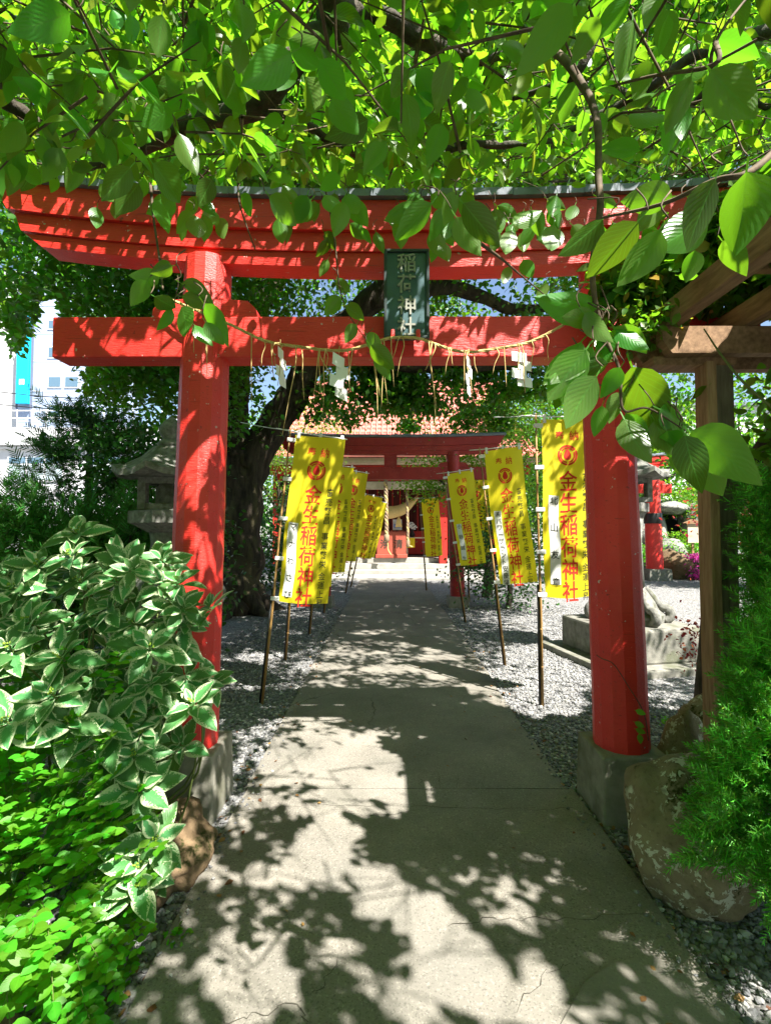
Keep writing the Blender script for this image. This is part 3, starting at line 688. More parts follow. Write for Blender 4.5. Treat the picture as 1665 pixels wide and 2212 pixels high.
# ------------------------------------------------------------------ stone lanterns
def lantern(label, loc, sc, yaw=0.0, slab=True, pw=1.18, sw=1.62, ph=0.40, sh=0.28, pr=1.0):
    t = thing('stone_lantern', label, 'stone lantern', loc, (0, 0, R(yaw)), 'stone lanterns'); t.scale = (sc, sc, sc)
    st = M['lantern']
    if slab:
        m = MB(); m.box((0, 0, 0.035), (sw, sw, 0.09), bev=0.012); m.build('ground_slab', M['stone'], t, local=True)
        m = MB(); m.box((0, 0, 0.075 + ph / 2), (pw, pw, ph), bev=0.03); m.build('pedestal', M['stone'], t, local=True)
    z0 = 0.075 + ph
    m = MB(); m.lathe((0, 0, z0), [(0.42, 0), (0.43, 0.10), (0.36, 0.16), (0.32, 0.26), (0.22, 0.40), (0.19, 0.44)], 6, R(30), smooth=False)
    m.build('foot', st, t, local=True)
    for k in range(6):                           # curled corners of the foot
        a = R(60 * k + 30); m = MB(); d = Vector((math.cos(a), math.sin(a), 0))
        pts = [Vector((0, 0, z0 + h)) + d * r for r, h in ((0.40, 0.02), (0.47, 0.08), (0.45, 0.17), (0.36, 0.20), (0.27, 0.32), (0.2, 0.43))]
        m.tube(catmull(pts, 4), [0.06, 0.055, 0.03], 8); m.build('scroll', st, t, local=True)
    z1 = z0 + 0.44
    m = MB(); m.lathe((0, 0, z1), [(0.19, 0), (0.165, sh * .6), (0.18, sh)], 16); m.build('shaft', st, t, local=True)
    z2 = z1 + sh
    m = MB(); m.lathe((0, 0, z2), [(0.19, 0), (0.31 * pr, 0.07), (0.36 * pr, 0.09), (0.36 * pr, 0.20), (0.28 * pr, 0.21)], 6, R(30), smooth=False); m.build('platform', st, t, local=True)
    z3 = z2 + 0.21; hb = 0.30
    fb = MB()
    for sx, sy in ((-1, -1), (1, -1), (1, 1), (-1, 1)): fb.box((sx * 0.175, sy * 0.175, z3 + hb / 2), (0.075, 0.075, hb), bev=0.006)
    for (x, y, w, d) in ((0, -0.18, 0.276, 0.055), (0, 0.18, 0.276, 0.055), (-0.18, 0, 0.055, 0.276), (0.18, 0, 0.055, 0.276)):
        fb.box((x, y, z3 + 0.03), (w, d, 0.058)); fb.box((x, y, z3 + hb - 0.03), (w, d, 0.058))
    fb.box((0, 0, z3 + hb / 2), (0.16, 0.16, hb - 0.01)); fb.build('fire_box', st, t, local=True)
    z4 = z3 + hb; m = MB(); n = 6; vs = []; rows = [(0.16, 0.30), (0.26, 0.20), (0.40, 0.10), (0.50, 0.055), (0.50, 0.0), (0.22, 0.0)]
    for ri, (r, z) in enumerate(rows):
        for k in range(24):
            a = 2 * math.pi * k / 24 + R(30); fr = abs(((k % 4) / 4 + 0.5) % 1 - 0.5) * 2
            rr = r * (1 - 0.13 * fr) if ri > 0 else r
            lift = 0.06 * (1 - fr) ** 3 * (ri in (3, 4)) + 0.02 * (1 - fr) ** 2 * (ri == 2)
            vs.append((rr * math.cos(a), rr * math.sin(a), z4 + z + lift))
    fs = [(i * 24 + k, i * 24 + (k + 1) % 24, (i + 1) * 24 + (k + 1) % 24, (i + 1) * 24 + k) for i in range(5) for k in range(24)]
    fs += [tuple(range(24)), tuple(range(5 * 24, 6 * 24))]
    m.add(vs, fs); m.build('cap_stone', st, t, local=True)
    m = MB(); m.lathe((0, 0, z4 + 0.295), [(0.11, 0), (0.13, 0.04), (0.10, 0.075), (0.07, 0.08), (0.11, 0.14), (0.115, 0.19), (0.07, 0.26), (0.012, 0.31)], 16); m.build('finial', st, t, local=True)
    return t
lantern('shaded stone lantern behind the left pillar, above the hedge', (P(368, 1100, 4.5).x, 4.5, 0), 0.97, 0, True, 0.62, 0.8, 0.78)
lantern('stone lantern on a wide pedestal and slab in the sunny gravel behind the right pillar', (P(1357, 1300, 5.95).x, 5.95, 0), 0.95, 12, sh=0.86, pr=0.72)

# ------------------------------------------------------------------ pergola
pg = thing('pergola', 'weathered timber pergola covered with vines at the right of the path', 'pergola', (1.7, 2.5, 0))
m = MB(); m.box((1.705, 2.50, 1.21), (0.105, 0.105, 2.42), bev=0.006); m.build('post', M['wood_p'], pg)
m = MB(); m.box((1.625, 2.465, 1.20), (0.050, 0.10, 2.40), bev=0.004); m.build('post_board', M['wood_v'], pg)
for x, y in ((4.2, 1.12), (4.2, 2.50), (2.9, 1.12)):
    m = MB(); m.box((x, y, 1.21), (0.105, 0.105, 2.42), bev=0.006); m.build('post', M['wood_v'], pg)
def chbeam(name, x0, x1, y0, y1, z0, z1):
    m = MB(); h = (z1 - z0)
    poly = [(x0 + 0.35 * h, y0, z0), (x1, y0, z0), (x1, y0, z1), (x0, y0, z1), (x0, y0, z0 + 0.45 * h)]
    m.prism([Vector(p) for p in poly], (0, 0, 0), (0, y1 - y0, 0)); m.build(name, M['wood'], pg)
chbeam('cross_beam', 1.36, 4.5, 2.375, 2.437, 2.425, 2.56); chbeam('cross_beam', 1.33, 4.5, 2.562, 2.624, 2.405, 2.56)
chbeam('cross_beam', 1.36, 4.5, 1.08, 1.15, 2.42, 2.56)
m = MB(); m.box((1.56, 2.5, 2.41), (0.42, 0.118, 0.045), bev=0.005); m.build('bearing_plate', M['wood'], pg)
for k, x in enumerate((1.415, 1.80, 2.19, 2.58, 2.97, 3.36, 3.75, 4.14)):
    m = MB(); m.box((x, 1.80, 2.622), (0.075, 1.70, 0.118), bev=0.005); m.build('rafter', M['wood'], pg)
for k, y in enumerate((1.02, 1.4, 1.75, 2.1)):
    m = MB(); m.box((2.95, y, 2.706), (2.75, 0.045, 0.045), bev=0.004); m.build('batten', M['wood'], pg)

# ------------------------------------------------------------------ shrine hall
hall = thing('shrine_hall', 'red shrine hall with a broad pink red roof at the far end of the path', 'shrine', (0.2, 19, 0))
roofm = rough_mat('pale_red_roof', (0.46, 0.13, 0.10), (0.62, 0.22, 0.17), 7, 0.75, 0.3, 0.01)
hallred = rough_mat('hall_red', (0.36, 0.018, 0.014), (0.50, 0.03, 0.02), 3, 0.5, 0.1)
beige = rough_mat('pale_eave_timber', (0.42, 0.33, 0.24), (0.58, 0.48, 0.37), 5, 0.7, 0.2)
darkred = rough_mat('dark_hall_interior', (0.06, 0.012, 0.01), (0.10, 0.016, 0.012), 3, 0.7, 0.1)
step_m = rough_mat('pale_step_concrete', (0.24, 0.23, 0.205), (0.36, 0.345, 0.305), 5, 0.85, 0.3, 0.004)
n = 17
rf = MB()
for i in range(n):                                # stepped courses
    q0, q1 = i / n, (i + 1) / n
    y0, z0 = 16.0 + 5.0 * q0, 4.05 + 3.6 * q0 ** 1.25
    y1, z1 = 16.0 + 5.0 * q1 + 0.06, 4.05 + 3.6 * q1 ** 1.25
    xl, xr = -4.7 + 0.3 * q0, 5.2 - 0.3 * q0
    rf.prism([Vector((xl, y0, z0 - 0.06)), Vector((xl, y0, z0)), Vector((xl, y1, z1 - 0.045)), Vector((xl, y1, z1 - 0.10))], (0, 0, 0), (xr - xl, 0, 0))
roof = rf.build('roof', roofm, hall)
for k in range(46):
    m = MB(); x = -4.3 + k * 0.205; pts = [Vector((x, 16.02 + 5.0 * q, 4.06 + 3.6 * q ** 1.25)) for q in np.linspace(0, 0.98, 9)]
    m.tube(pts, 0.028, 5); m.build('roof_rib', roofm, roof)
m = MB(); m.box((0.25, 21.1, 7.8), (9.2, 0.5, 0.5), bev=0.06); m.build('ridge', roofm, roof)
m = MB(); m.prism([Vector((-4.5, 21.1, 7.6)), Vector((-4.5, 26, 4.2)), Vector((-4.5, 26, 4.0)), Vector((-4.5, 21.0, 7.4))], (0, 0, 0), (9.4, 0, 0)); m.build('rear_slope', roofm, roof)
m = MB(); m.box((0.25, 16.25, 3.90), (9.7, 0.12, 0.14)); m.build('fascia', beige, hall)
m = MB(); m.box((0.25, 16.75, 3.62), (9.3, 0.2, 0.32)); m.build('eave_beam', hallred, hall)
m = MB(); m.box((0.25, 17.6, 3.82), (9.4, 2.6, 0.05)); m.build('soffit', beige, hall)
m = MB(); m.box((0.25, 16.9, 3.10), (5.6, 0.22, 0.26)); m.build('porch_beam', beige, hall)
m = MB(); m.box((0.25, 17.15, 3.36), (5.6, 0.5, 0.08)); m.build('porch_beam', hallred, hall)
for x in (-3.9, -2.0, 1.95, 4.4):
    m = MB(); m.box((x, 17.2, 2.0), (0.28, 0.28, 3.3), bev=0.02); m.build('post', hallred, hall)
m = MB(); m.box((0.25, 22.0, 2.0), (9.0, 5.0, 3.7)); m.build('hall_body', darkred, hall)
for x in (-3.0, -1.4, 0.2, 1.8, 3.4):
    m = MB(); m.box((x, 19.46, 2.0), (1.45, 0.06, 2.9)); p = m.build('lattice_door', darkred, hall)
    for j in range(5):
        m = MB(); m.box((x - 0.6 + j * 0.3, 19.41, 2.0), (0.04, 0.05, 2.8)); m.build('lattice_bar', hallred, p)
    m = MB(); m.box((x, 19.405, 1.25), (1.4, 0.04, 0.10)); m.build('rail', hallred, p)
m = MB(); m.box((0.2, 19.3, 1.05), (9.0, 0.3, 0.9)); m.build('lower_wall', hallred, hall)
for i, (y, z) in enumerate(((16.45, 0.19), (17.05, 0.37), (17.45, 0.55))):
    m = MB(); m.box((0.2, (y + 19.9) / 2, z - 0.09 if i else z / 2), (5.2 - i * 0.3, 19.9 - y, 0.178 if i else z), bev=0.01); m.build('step', step_m, hall)
m = MB(); m.box((0.2, 15.75, 0.03), (6.0, 1.35, 0.06)); m.build('forecourt_slab', step_m, hall)
box = thing('offering_box', 'brick red offering box with dark characters at the top of the shrine steps', 'offering box', (P(845, 1170, 17.75).x, 17.75, 0.555))
bm_ = rough_mat('offering_box_paint', (0.24, 0.05, 0.032), (0.34, 0.075, 0.045), 4, 0.6, 0.2)
m = MB(); m.box((0, 0, 0.47), (1.05, 0.7, 0.94), bev=0.03); bb = m.build('box', bm_, box, local=True)
m = MB(); m.box((0, 0, 0.06), (1.14, 0.78, 0.14), bev=0.02); m.build('plinth', bm_, box, local=True)
for k in range(7):
    m = MB(); m.box((-0.42 + k * 0.14, 0, 0.955), (0.06, 0.64, 0.05)); m.build('grille_bar', bm_, box, local=True)
for ch, x in (('清', 0.24), ('浄', -0.24)): glyph('character', ch, 0.34, M['ink'], bb, lambda u, v, x=x: Vector((x + u, -0.354, 0.5 + v)), local=True)
def hang_rope(px, y0, y1, Y, r, label, tail):
    a, b = P(px, y0, Y), P(px + 2, y1, Y)
    t = thing('bell_rope', label, 'bell rope', a, group='bell ropes')
    for k in range(3):
        m = MB(); pp = [a.lerp(b, i / 40) + Vector((math.cos(i * 0.8 + k * 2.094), math.sin(i * 0.8 + k * 2.094), 0)) * r * 0.55 for i in range(41)]
        m.tube(pp, r * 0.62, 6); m.build('strand', M['old_rope'] if k else M['straw'], t)
    m = MB(); m.lathe(b, [(r * 0.6, 0.12), (r * 1.5, 0.05), (r * 1.35, -0.03), (r * 1.6, -0.12), (r * 0.8, -0.16)], 10); m.build('knot', M['old_rope'], t)
    m = MB(); m.tube(catmull([b, b + Vector((0.04, 0, -tail * 0.4)), b + Vector((0.05, 0, -tail * 0.7)), b + Vector((0.16, 0, -tail))], 4), 0.022, 6); m.build('tail', M['straw'], t)
hang_rope(833, 1030, 1160, 16.6, 0.065, 'thick twisted bell rope hanging before the offering box', 0.62)
hang_rope(879, 1060, 1172, 16.9, 0.045, 'thinner bell rope hanging right of the offering box', 0.15)
bigr = thing('sacred_rope', 'huge plaited straw rope slung across the shrine entrance', 'straw rope', P(850, 1100, 17.5))
m = MB(); m.tube(catmull([P(770, 1085, 17.4), P(800, 1100, 17.4), P(840, 1107, 17.4), P(872, 1099, 17.4), P(902, 1074, 17.4)], 8), [0.08, 0.17, 0.23, 0.19, 0.05], 12, bump=0.05); m.build('rope', M['straw'], bigr)
m = MB(); q = P(861, 1110, 17.4); m.lathe(q, [(0.02, 0.0), (0.03, -0.12), (0.07, -0.2), (0.13, -0.48)], 12); m.build('tassel', M['straw'], bigr)
tb = thing('offering_table', 'small table with a yellow cloth right of the offering box', 'table', P(903, 1180, 18.2).xy.to_3d() + Vector((0, 0, 0.56)))
m = MB(); m.box((0, 0, 0.70), (0.95, 0.5, 0.04)); m.build('top', beige, tb, local=True)
for x in (-0.42, 0.42):
    for y in (-0.2, 0.2): m = MB(); m.box((x, y, 0.34), (0.05, 0.05, 0.68)); m.build('leg', beige, tb, local=True)
m = MB(); m.box((-0.3, -0.255, 0.52), (0.32, 0.008, 0.36)); m.build('cloth', M['yellow'], tb, local=True)
vs_ = thing('flower_vase', 'dark vase of white flowers on the table by the shrine doors', 'vase', P(890, 1130, 18.25) * 1)
vs_.location.z = 1.28
m = MB(); m.lathe((0, 0, 0), [(0.07, 0), (0.12, 0.1), (0.05, 0.24), (0.07, 0.27)], 12); m.build('vase', M['black'], vs_, local=True)
m = MB()
for k in range(26):
    a = random.uniform(0, 6.28); r = random.uniform(0, 0.2); z = random.uniform(0.3, 0.55); m.lathe((r * math.cos(a), r * math.sin(a), z), [(0.01, -0.03), (0.05, 0), (0.01, 0.03)], 6)
m.build('flowers', M['paper'], vs_, local=True)
nt_ = thing('notice', 'white paper notice standing behind the offering box', 'notice', P(858, 1137, 18.3))
m = MB(); m.box((0, 0, 0), (0.34, 0.02, 0.40)); m.build('sheet', M['paper'], nt_, local=True)
m = MB(); m.box((0, -0.011, -0.05), (0.26, 0.004, 0.14)); m.build('picture', flat_mat('blue_print', (0.2, 0.35, 0.7)), nt_, local=True)
nt_.location.z = 1.75

# ------------------------------------------------------------------ buildings beyond the grounds
wallw = rough_mat('white_render', (0.52, 0.525, 0.53), (0.62, 0.62, 0.615), 1.5, 0.8, 0.1)
glass = NT('window_glass').fin((0.10, 0.17, 0.23), 0.15, 0.6)
blind = flat_mat('pale_blind', (0.30, 0.36, 0.37), 0.7)
b1 = thing('white_building', 'low white building with blinds in its window behind the left hedge', 'building', (-20, 26, 0))
def W(Y, px, py): q = P(px, py, Y); return q.x, q.z
x0, zt = W(26, -330, 925); x1, _ = W(26, 430, 0)
m = MB(); m.box(((x0 + x1) / 2, 29, zt / 2), (x1 - x0, 6, zt)); m.build('wall', wallw, b1)
m = MB(); m.box(((x0 + x1) / 2, 25.85, W(26, 0, 945)[1]), (x1 - x0 + 0.2, 0.5, 0.95), bev=0.02); m.build('parapet', wallw, b1)
m = MB(); m.box(((x0 + x1) / 2, 25.93, W(26, 0, 968)[1]), (x1 - x0 + 0.1, 0.25, 0.12)); m.build('cornice', wallw, b1)
for pa, pb in ((18, 140), (-190, -60), (190, 310)):
    wx0, wz1 = W(26, pa, 986); wx1, wz0 = W(26, pb, 1040)
    m = MB(); m.box(((wx0 + wx1) / 2, 26.0, (wz0 + wz1) / 2), (wx1 - wx0, 0.16, wz1 - wz0)); w_ = m.build('window', wallw, b1)
    k = 3
    for i in range(k):
        ww = (wx1 - wx0 - 0.1) / k; cx_ = wx0 + 0.05 + ww * (i + 0.5); hz = (wz1 - wz0)
        m = MB(); m.box((cx_, 25.915, wz0 + hz * 0.36), (ww - 0.1, 0.02, hz * 0.62)); m.build('pane', blind, w_)
        m = MB(); m.box((cx_, 25.915, wz0 + hz * 0.84), (ww - 0.1, 0.02, hz * 0.24)); m.build('pane', glass, w_)
m = MB()
for z in (0.5, 0.9): m.tube([(x0, 25.8, zt + z), (x1 - 5, 25.8, zt + z)], 0.03, 5)
for k in range(24): m.tube([(x0 + k * 0.78, 25.8, zt), (x0 + k * 0.78, 25.8, zt + 0.95)], 0.025, 5)
m.build('roof_railing', M['white'], b1)
b2 = thing('office_tower', 'tall pale blue white office building with a cyan sign, far left behind the trees', 'building', (-38, 50, 0))
pale = rough_mat('pale_cladding', (0.30, 0.37, 0.50), (0.36, 0.43, 0.56), 0.5, 0.5, 0.05)  # bright haze put into the cladding as a blue tint
x0, _ = W(50, 62, 0); x1, _ = W(50, 190, 0)
m = MB(); m.box(((x0 + x1) / 2, 56, 16), (x1 - x0, 12, 32)); m.build('wall', pale, b2)
m = MB(); m.box((x0 - 4.2, 58, 15), (7.6, 12, 30)); m.build('stair_block', wallw, b2)
for z0_, pys in ((0, (812, 838)), (1, (876, 902)), (2, (748, 774)), (3, (690, 712))):
    for pa, pb in ((104, 134), (140, 172)):
        wx0, wz1 = W(50, pa, pys[0]); wx1, wz0 = W(50, pb, pys[1])
        m = MB(); m.box(((wx0 + wx1) / 2, 49.97, (wz0 + wz1) / 2), (wx1 - wx0, 0.12, wz1 - wz0)); f_ = m.build('window', M['white'], b2)
        m = MB(); m.box(((wx0 + wx1) / 2, 49.9, (wz0 + wz1) / 2), (wx1 - wx0 - 0.25, 0.05, wz1 - wz0 - 0.25)); m.build('pane', glass, f_)
for py in (780, 845, 910, 720, 660):
    m = MB(); z = W(50, 0, py)[1]; m.box(((x0 + x1) / 2, 49.99, z), (x1 - x0, 0.06, 0.06)); m.build('cladding_joint', M['white'], b2)
sg = thing('vertical_sign', 'bright cyan vertical sign on the edge of the far office building', 'sign', (W(49.4, 52, 0)[0], 49.4, 0))
sx0, sz1 = W(49.4, 42, 660); sx1, sz0 = W(49.4, 62, 872)
m = MB(); m.box(((sx0 + sx1) / 2, 49.4, (sz0 + sz1) / 2), (sx1 - sx0, 0.4, sz1 - sz0), bev=0.03); m.build('panel', flat_mat('cyan_panel', (0.01, 0.55, 0.85), 0.4), sg)
m = MB(); m.box((sx1 + 0.12, 49.55, (sz0 + sz1) / 2 - 0.6), (0.12, 0.2, sz1 - sz0 + 1.5)); m.box((sx0 - 0.12, 49.55, (sz0 + sz1) / 2 - 0.6), (0.08, 0.2, sz1 - sz0 + 1.5)); m.build('bracket', flat_mat('steel_bracket', (0.12, 0.14, 0.2)), sg)
glyph('emblem', '回', 0.62, M['paper'], sg, lambda u, v: Vector(((sx0 + sx1) / 2 + u, 49.18, W(49.4, 0, 826)[1] + v)))
for i, (a, b) in enumerate((((-60, 840), (300, 862)), ((-60, 868), (300, 885)))):
    m = MB(); p, q = P(*a, 22), P(*b, 22); m.tube(catmull([p, p.lerp(q, .5) - Vector((0, 0, .15)), q], 6), 0.022, 5); c_ = m.build('power_cable', M['black'], None)
    tag(c_, ('upper' if i == 0 else 'lower') + ' thin power cable crossing in front of the office building', 'cable')
b3 = thing('pale_house', 'pale house with a dark flat roof edge in the gap right of the near gate', 'house', (18, 34, 0))
x0, z1 = W(34, 1395, 878); x1, _ = W(34, 1640, 0)
m = MB(); m.box(((x0 + x1) / 2, 37, z1 / 2), (x1 - x0, 6, z1)); m.build('wall', wallw, b3)
m = MB(); m.box(((x0 + x1) / 2, 36.9, z1 + 0.1), (x1 - x0 + 0.5, 6.6, 0.22)); m.build('roof', M['cap'], b3)
for pa in (1405, 1450, 1490):
    wx0, wz1 = W(34, pa, 950); wx1, wz0 = W(34, pa + 22, 985)
    m = MB(); m.box(((wx0 + wx1) / 2, 33.98, (wz0 + wz1) / 2), (wx1 - wx0, 0.1, wz1 - wz0)); f_ = m.build('window', M['white'], b3)
    m = MB(); m.box(((wx0 + wx1) / 2, 33.92, (wz0 + wz1) / 2), (wx1 - wx0 - 0.1, 0.04, wz1 - wz0 - 0.1)); m.build('pane', glass, f_)

# ------------------------------------------------------------------ rocks
def rock(name, label, loc, size, mat, seed, rough=0.35, sub=4, rot=0.0, cat='rock', group=None, flat=0.0):
    bm = bmesh.new(); bmesh.ops.create_icosphere(bm, subdivisions=sub, radius=1.0)
    for v in bm.verts:
        n = v.co.normalized(); p = n * 1.1 + Vector((seed * 7.3, seed * 3.1, 0))
        d = 1 + rough * noise.noise(p) + rough * 0.45 * noise.noise(p * 2.3) + rough * 0.18 * noise.noise(p * 5.5) + rough * 0.08 * noise.noise(p * 13)
        for k in range(5):                       # broken facets
            a = Vector((math.sin(seed * 3 + k * 2.1), math.cos(seed * 5 + k * 1.3), math.sin(k * 4.7 + seed))).normalized()
            h = n.dot(a) * d
            if h > 0.80: d *= 0.80 / h * 0.35 + 0.65
        v.co = Vector((n.x * size[0], n.y * size[1], n.z * size[2])) * d
    me = bpy.data.meshes.new(name); bm.to_mesh(me); bm.free()
    me.polygons.foreach_set('use_smooth', [True] * len(me.polygons)); me.materials.append(mat)
    o = bpy.data.objects.new(name, me); link(o); o.location = loc; o.rotation_euler = (0, 0, R(rot))
    return tag(o, label, cat, group)
rock('boulder', 'large lichened boulder at the foot of the juniper, right of the path', (1.36, 2.16, 0.23), (0.33, 0.26, 0.33), M['rock'], 1.0, 0.22, 5, 20)
rock('boulder', 'pale stone behind the pergola post, half hidden by the juniper', (1.98, 2.95, 0.24), (0.24, 0.22, 0.30), M['rock'], 2.3, 0.28, 4)
rock('boulder', 'upright stone between the right pillar block and the pergola post', (1.62, 2.72, 0.20), (0.15, 0.13, 0.33), M['rock'], 3.1, 0.25, 4)
rock('edge_stone', 'brown angular stone beneath the variegated bush by the path edge', (-1.03, 2.26, 0.06), (0.20, 0.25, 0.17), M['rock_b'], 4.9, 0.62, 4, 30)
rock('edge_stone', 'dark stone at the lower left corner under the lime green shrub', (-1.33, 1.45, 0.08), (0.22, 0.2, 0.2), M['rock_b'], 5.5, 0.4, 4, 0)

# ------------------------------------------------------------------ garden beyond the gravel, at the right
for i, (px, py, Y, sz, lab) in enumerate(((1402, 1165, 18.5, (.7, .6, 1.0), 'grey garden rock left of the dark pond grotto'), (1508, 1130, 18.8, (.75, .6, .85), 'tall grey garden rock right of the dark pond grotto'),
                                         (1452, 1098, 18.6, (1.1, .6, .26), 'flat grey rock bridging the dark pond grotto'), (1445, 1192, 17.6, (.8, .5, .5), 'pale rock below the dark pond grotto'),
                                         (1455, 1222, 15.6, (.55, .45, .5), 'brown rock between the two grey posts in the garden'))):
    q = P(px, py, Y); rock('garden_rock', lab, q, sz, M['rock_g'] if i < 4 else M['rock_b'], 6.1 + i, 0.35, 3, i * 30)
gro = MB(); q = P(1452, 1140, 19.5); gro.box((q.x, 19.6, q.z - 0.2), (2.2, 0.3, 2.6)); g_ = gro.build('grotto_wall', flat_mat('wet_black_rock', (0.012, 0.012, 0.014), 0.3), None); tag(g_, 'wet black back of the pond grotto between garden rocks', 'grotto')  # black backing stands in for the shade inside the grotto
for i, (px, r, lab) in enumerate(((1435, .27, 'grey round concrete post left of the pink azalea'), (1492, .25, 'grey round concrete post in front of the pink azalea'))):
    f = G(px, 1247 + i * 4); o = thing('garden_post', lab, 'post', f, group='grey round garden posts')
    m = MB(); m.lathe((0, 0, 0), [(r, -0.05), (r, 0.60), (r * 0.94, 0.64)], 18); m.build('shaft', M['stone'], o, local=True)
    m = MB(); m.lathe((0, 0, 0.641), [(r * 0.7, 0), (r * 0.66, 0.025)], 18); m.build('top', M['block'], o, local=True)
sn = thing('garden_sign', 'small wooden roofed signboard on a stake in the sunlit garden', 'sign', P(1497, 1230, 15.8) * 1)
sn.location.z = 0
m = MB(); m.box((0, 0, 0.75), (0.06, 0.05, 1.5)); m.build('stake', M['wood_v'], sn, local=True)
m = MB(); m.box((0, -0.04, 1.45), (0.36, 0.04, 0.62)); m.build('board', beige, sn, local=True)
m = MB(); m.prism([Vector((-0.26, -0.12, 1.78)), Vector((0, -0.12, 1.90)), Vector((0.26, -0.12, 1.78)), Vector((0.26, -0.12, 1.75)), Vector((-0.26, -0.12, 1.75))], (0, 0, 0), (0, 0.2, 0)); m.build('roof', M['wood'], sn, local=True)
# ------------------------------------------------------------------ foliage tools
def tmpl_leaf(rows, hw=0.30, fold=0.10, droop=0.16, petiole=0.18, peak=0.75, cols=2):
    v, uv, f = [], [], []
    us = np.linspace(-1, 1, cols + 1)
    for i in range(rows + 1):
        y = i / rows
        w = hw * max(0.0, math.sin(math.pi * min(1, y ** peak))) ** 0.85 * (1 - 0.12 * y) + 0.004
        for u in us:
            v.append((w * u, y, fold * abs(u) * w / hw * 0.6 - droop * y * y)); uv.append((0.5 + 0.5 * u, y))
    n = cols + 1
    for i in range(rows):
        for k in range(cols): a = i * n + k; f.append((a, a + 1, a + n + 1, a + n))
    if petiole:
        b = len(v); v += [(-0.012, 0.01, -0.004), (0.012, 0.01, -0.004), (0.012, -petiole, 0.03), (-0.012, -petiole, 0.03)]; uv += [(0.5, 0.0)] * 4; f.append((b, b + 1, b + 2, b + 3))
    return np.array(v, float), np.array(f), np.array(uv)
T_HERO = tmpl_leaf(9, cols=4); T_MID = tmpl_leaf(5, petiole=0.15); T_FAR = tmpl_leaf(3, hw=0.32, petiole=0); T_HYD = tmpl_leaf(9, hw=0.29, fold=0.16, droop=0.22, petiole=0.12, peak=0.85, cols=4)
T_LIME = tmpl_leaf(4, hw=0.33, fold=0.08, droop=0.10, petiole=0.15, peak=0.9)
def tmpl_spray(n, length=0.42, w=0.022, flat=False, seed=1):
    rnd = random.Random(seed); v, f, uv = [], [], []
    for i in range(n):
        y = 0.05 + 0.95 * i / n; a = i * 2.4 if not flat else (0 if i % 2 else math.pi) + rnd.uniform(-.3, .3)
        ln = length * (1.05 - 0.75 * y) * rnd.uniform(.8, 1.2); up = rnd.uniform(0.75, 1.25)
        d = Vector((math.cos(a), up, math.sin(a) * (0.25 if flat else 1))).normalized(); s = d.cross(Vector((rnd.uniform(-1, 1), 0.2, rnd.uniform(-1, 1)))).normalized() * w
        o = Vector((0, y, 0.06 * y * y)); b = len(v)
        v += [o - s, o + s, o + d * ln * .6 + s * .9, o + d * ln * .6 - s * .9, o + d * ln]; f += [(b, b + 1, b + 2, b + 3), (b + 3, b + 2, b + 4, b + 4)]
        uv += [(0.5, 0.5)] * 5
    return np.array([q[:] for q in v]), np.array(f), np.array(uv)
T_JUN = tmpl_spray(34, 0.40, 0.016)
T_VAR = [tmpl_leaf(5, fold=f, droop=d, petiole=0.15, hw=h) for f, d, h in ((0.02, 0.30, 0.29), (0.22, 0.10, 0.31), (0.12, -0.10, 0.27))]
T_HVAR = [tmpl_leaf(9, fold=f, droop=d, hw=h, cols=4) for f, d, h in ((0.04, 0.32, 0.29), (0.24, 0.14, 0.31), (0.14, -0.08, 0.27))]; T_CYP = tmpl_spray(16, 0.5, 0.026, True, 2)

def unit(a): return a / np.maximum(np.linalg.norm(a, axis=-1, keepdims=True), 1e-9)
def frames(A, N):
    y = unit(A); z = unit(N - (N * y).sum(-1, keepdims=True) * y); x = np.cross(y, z); return x, y, z
def cloud(name, B, A, N, L, T, mat, parent, Wd=None):
    v, f, uv = T; x, y, z = frames(A, N); n = len(B)
    wd = np.ones(n) if Wd is None else Wd
    V = B[:, None] + L[:, None, None] * (v[None, :, 0, None] * (x * wd[:, None])[:, None] + v[None, :, 1, None] * y[:, None] + v[None, :, 2, None] * z[:, None])
    Fc = (f[None] + (np.arange(n) * len(v))[:, None, None]).reshape(-1, f.shape[1])
    UV = np.tile(uv, (n, 1))
    tri = Fc[:, 2] == Fc[:, 3]
    me = bpy.data.meshes.new(name); Vv = V.reshape(-1, 3).astype(np.float32)
    if parent is not None: Vv = Vv - np.array(rootloc(parent), np.float32)
    cnt = np.where(tri, 3, 4).astype(np.int32); st = np.concatenate([[0], np.cumsum(cnt)[:-1]]).astype(np.int32)
    mask = np.ones(Fc.shape, bool); mask[tri, 3] = False; li = Fc[mask].astype(np.int32)
    me.vertices.add(len(Vv)); me.vertices.foreach_set('co', Vv.ravel())
    me.loops.add(len(li)); me.loops.foreach_set('vertex_index', li)
    me.polygons.add(len(cnt)); me.polygons.foreach_set('loop_start', st); me.polygons.foreach_set('use_smooth', np.ones(len(cnt), bool))
    ul = me.uv_layers.new(name='UVMap'); ul.data.foreach_set('uv', UV[li].astype(np.float32).ravel())
    me.materials.append(mat); me.update(calc_edges=True)
    o = link(bpy.data.objects.new(name, me), parent); o['kind'] = 'stuff'; return o
PM = {}
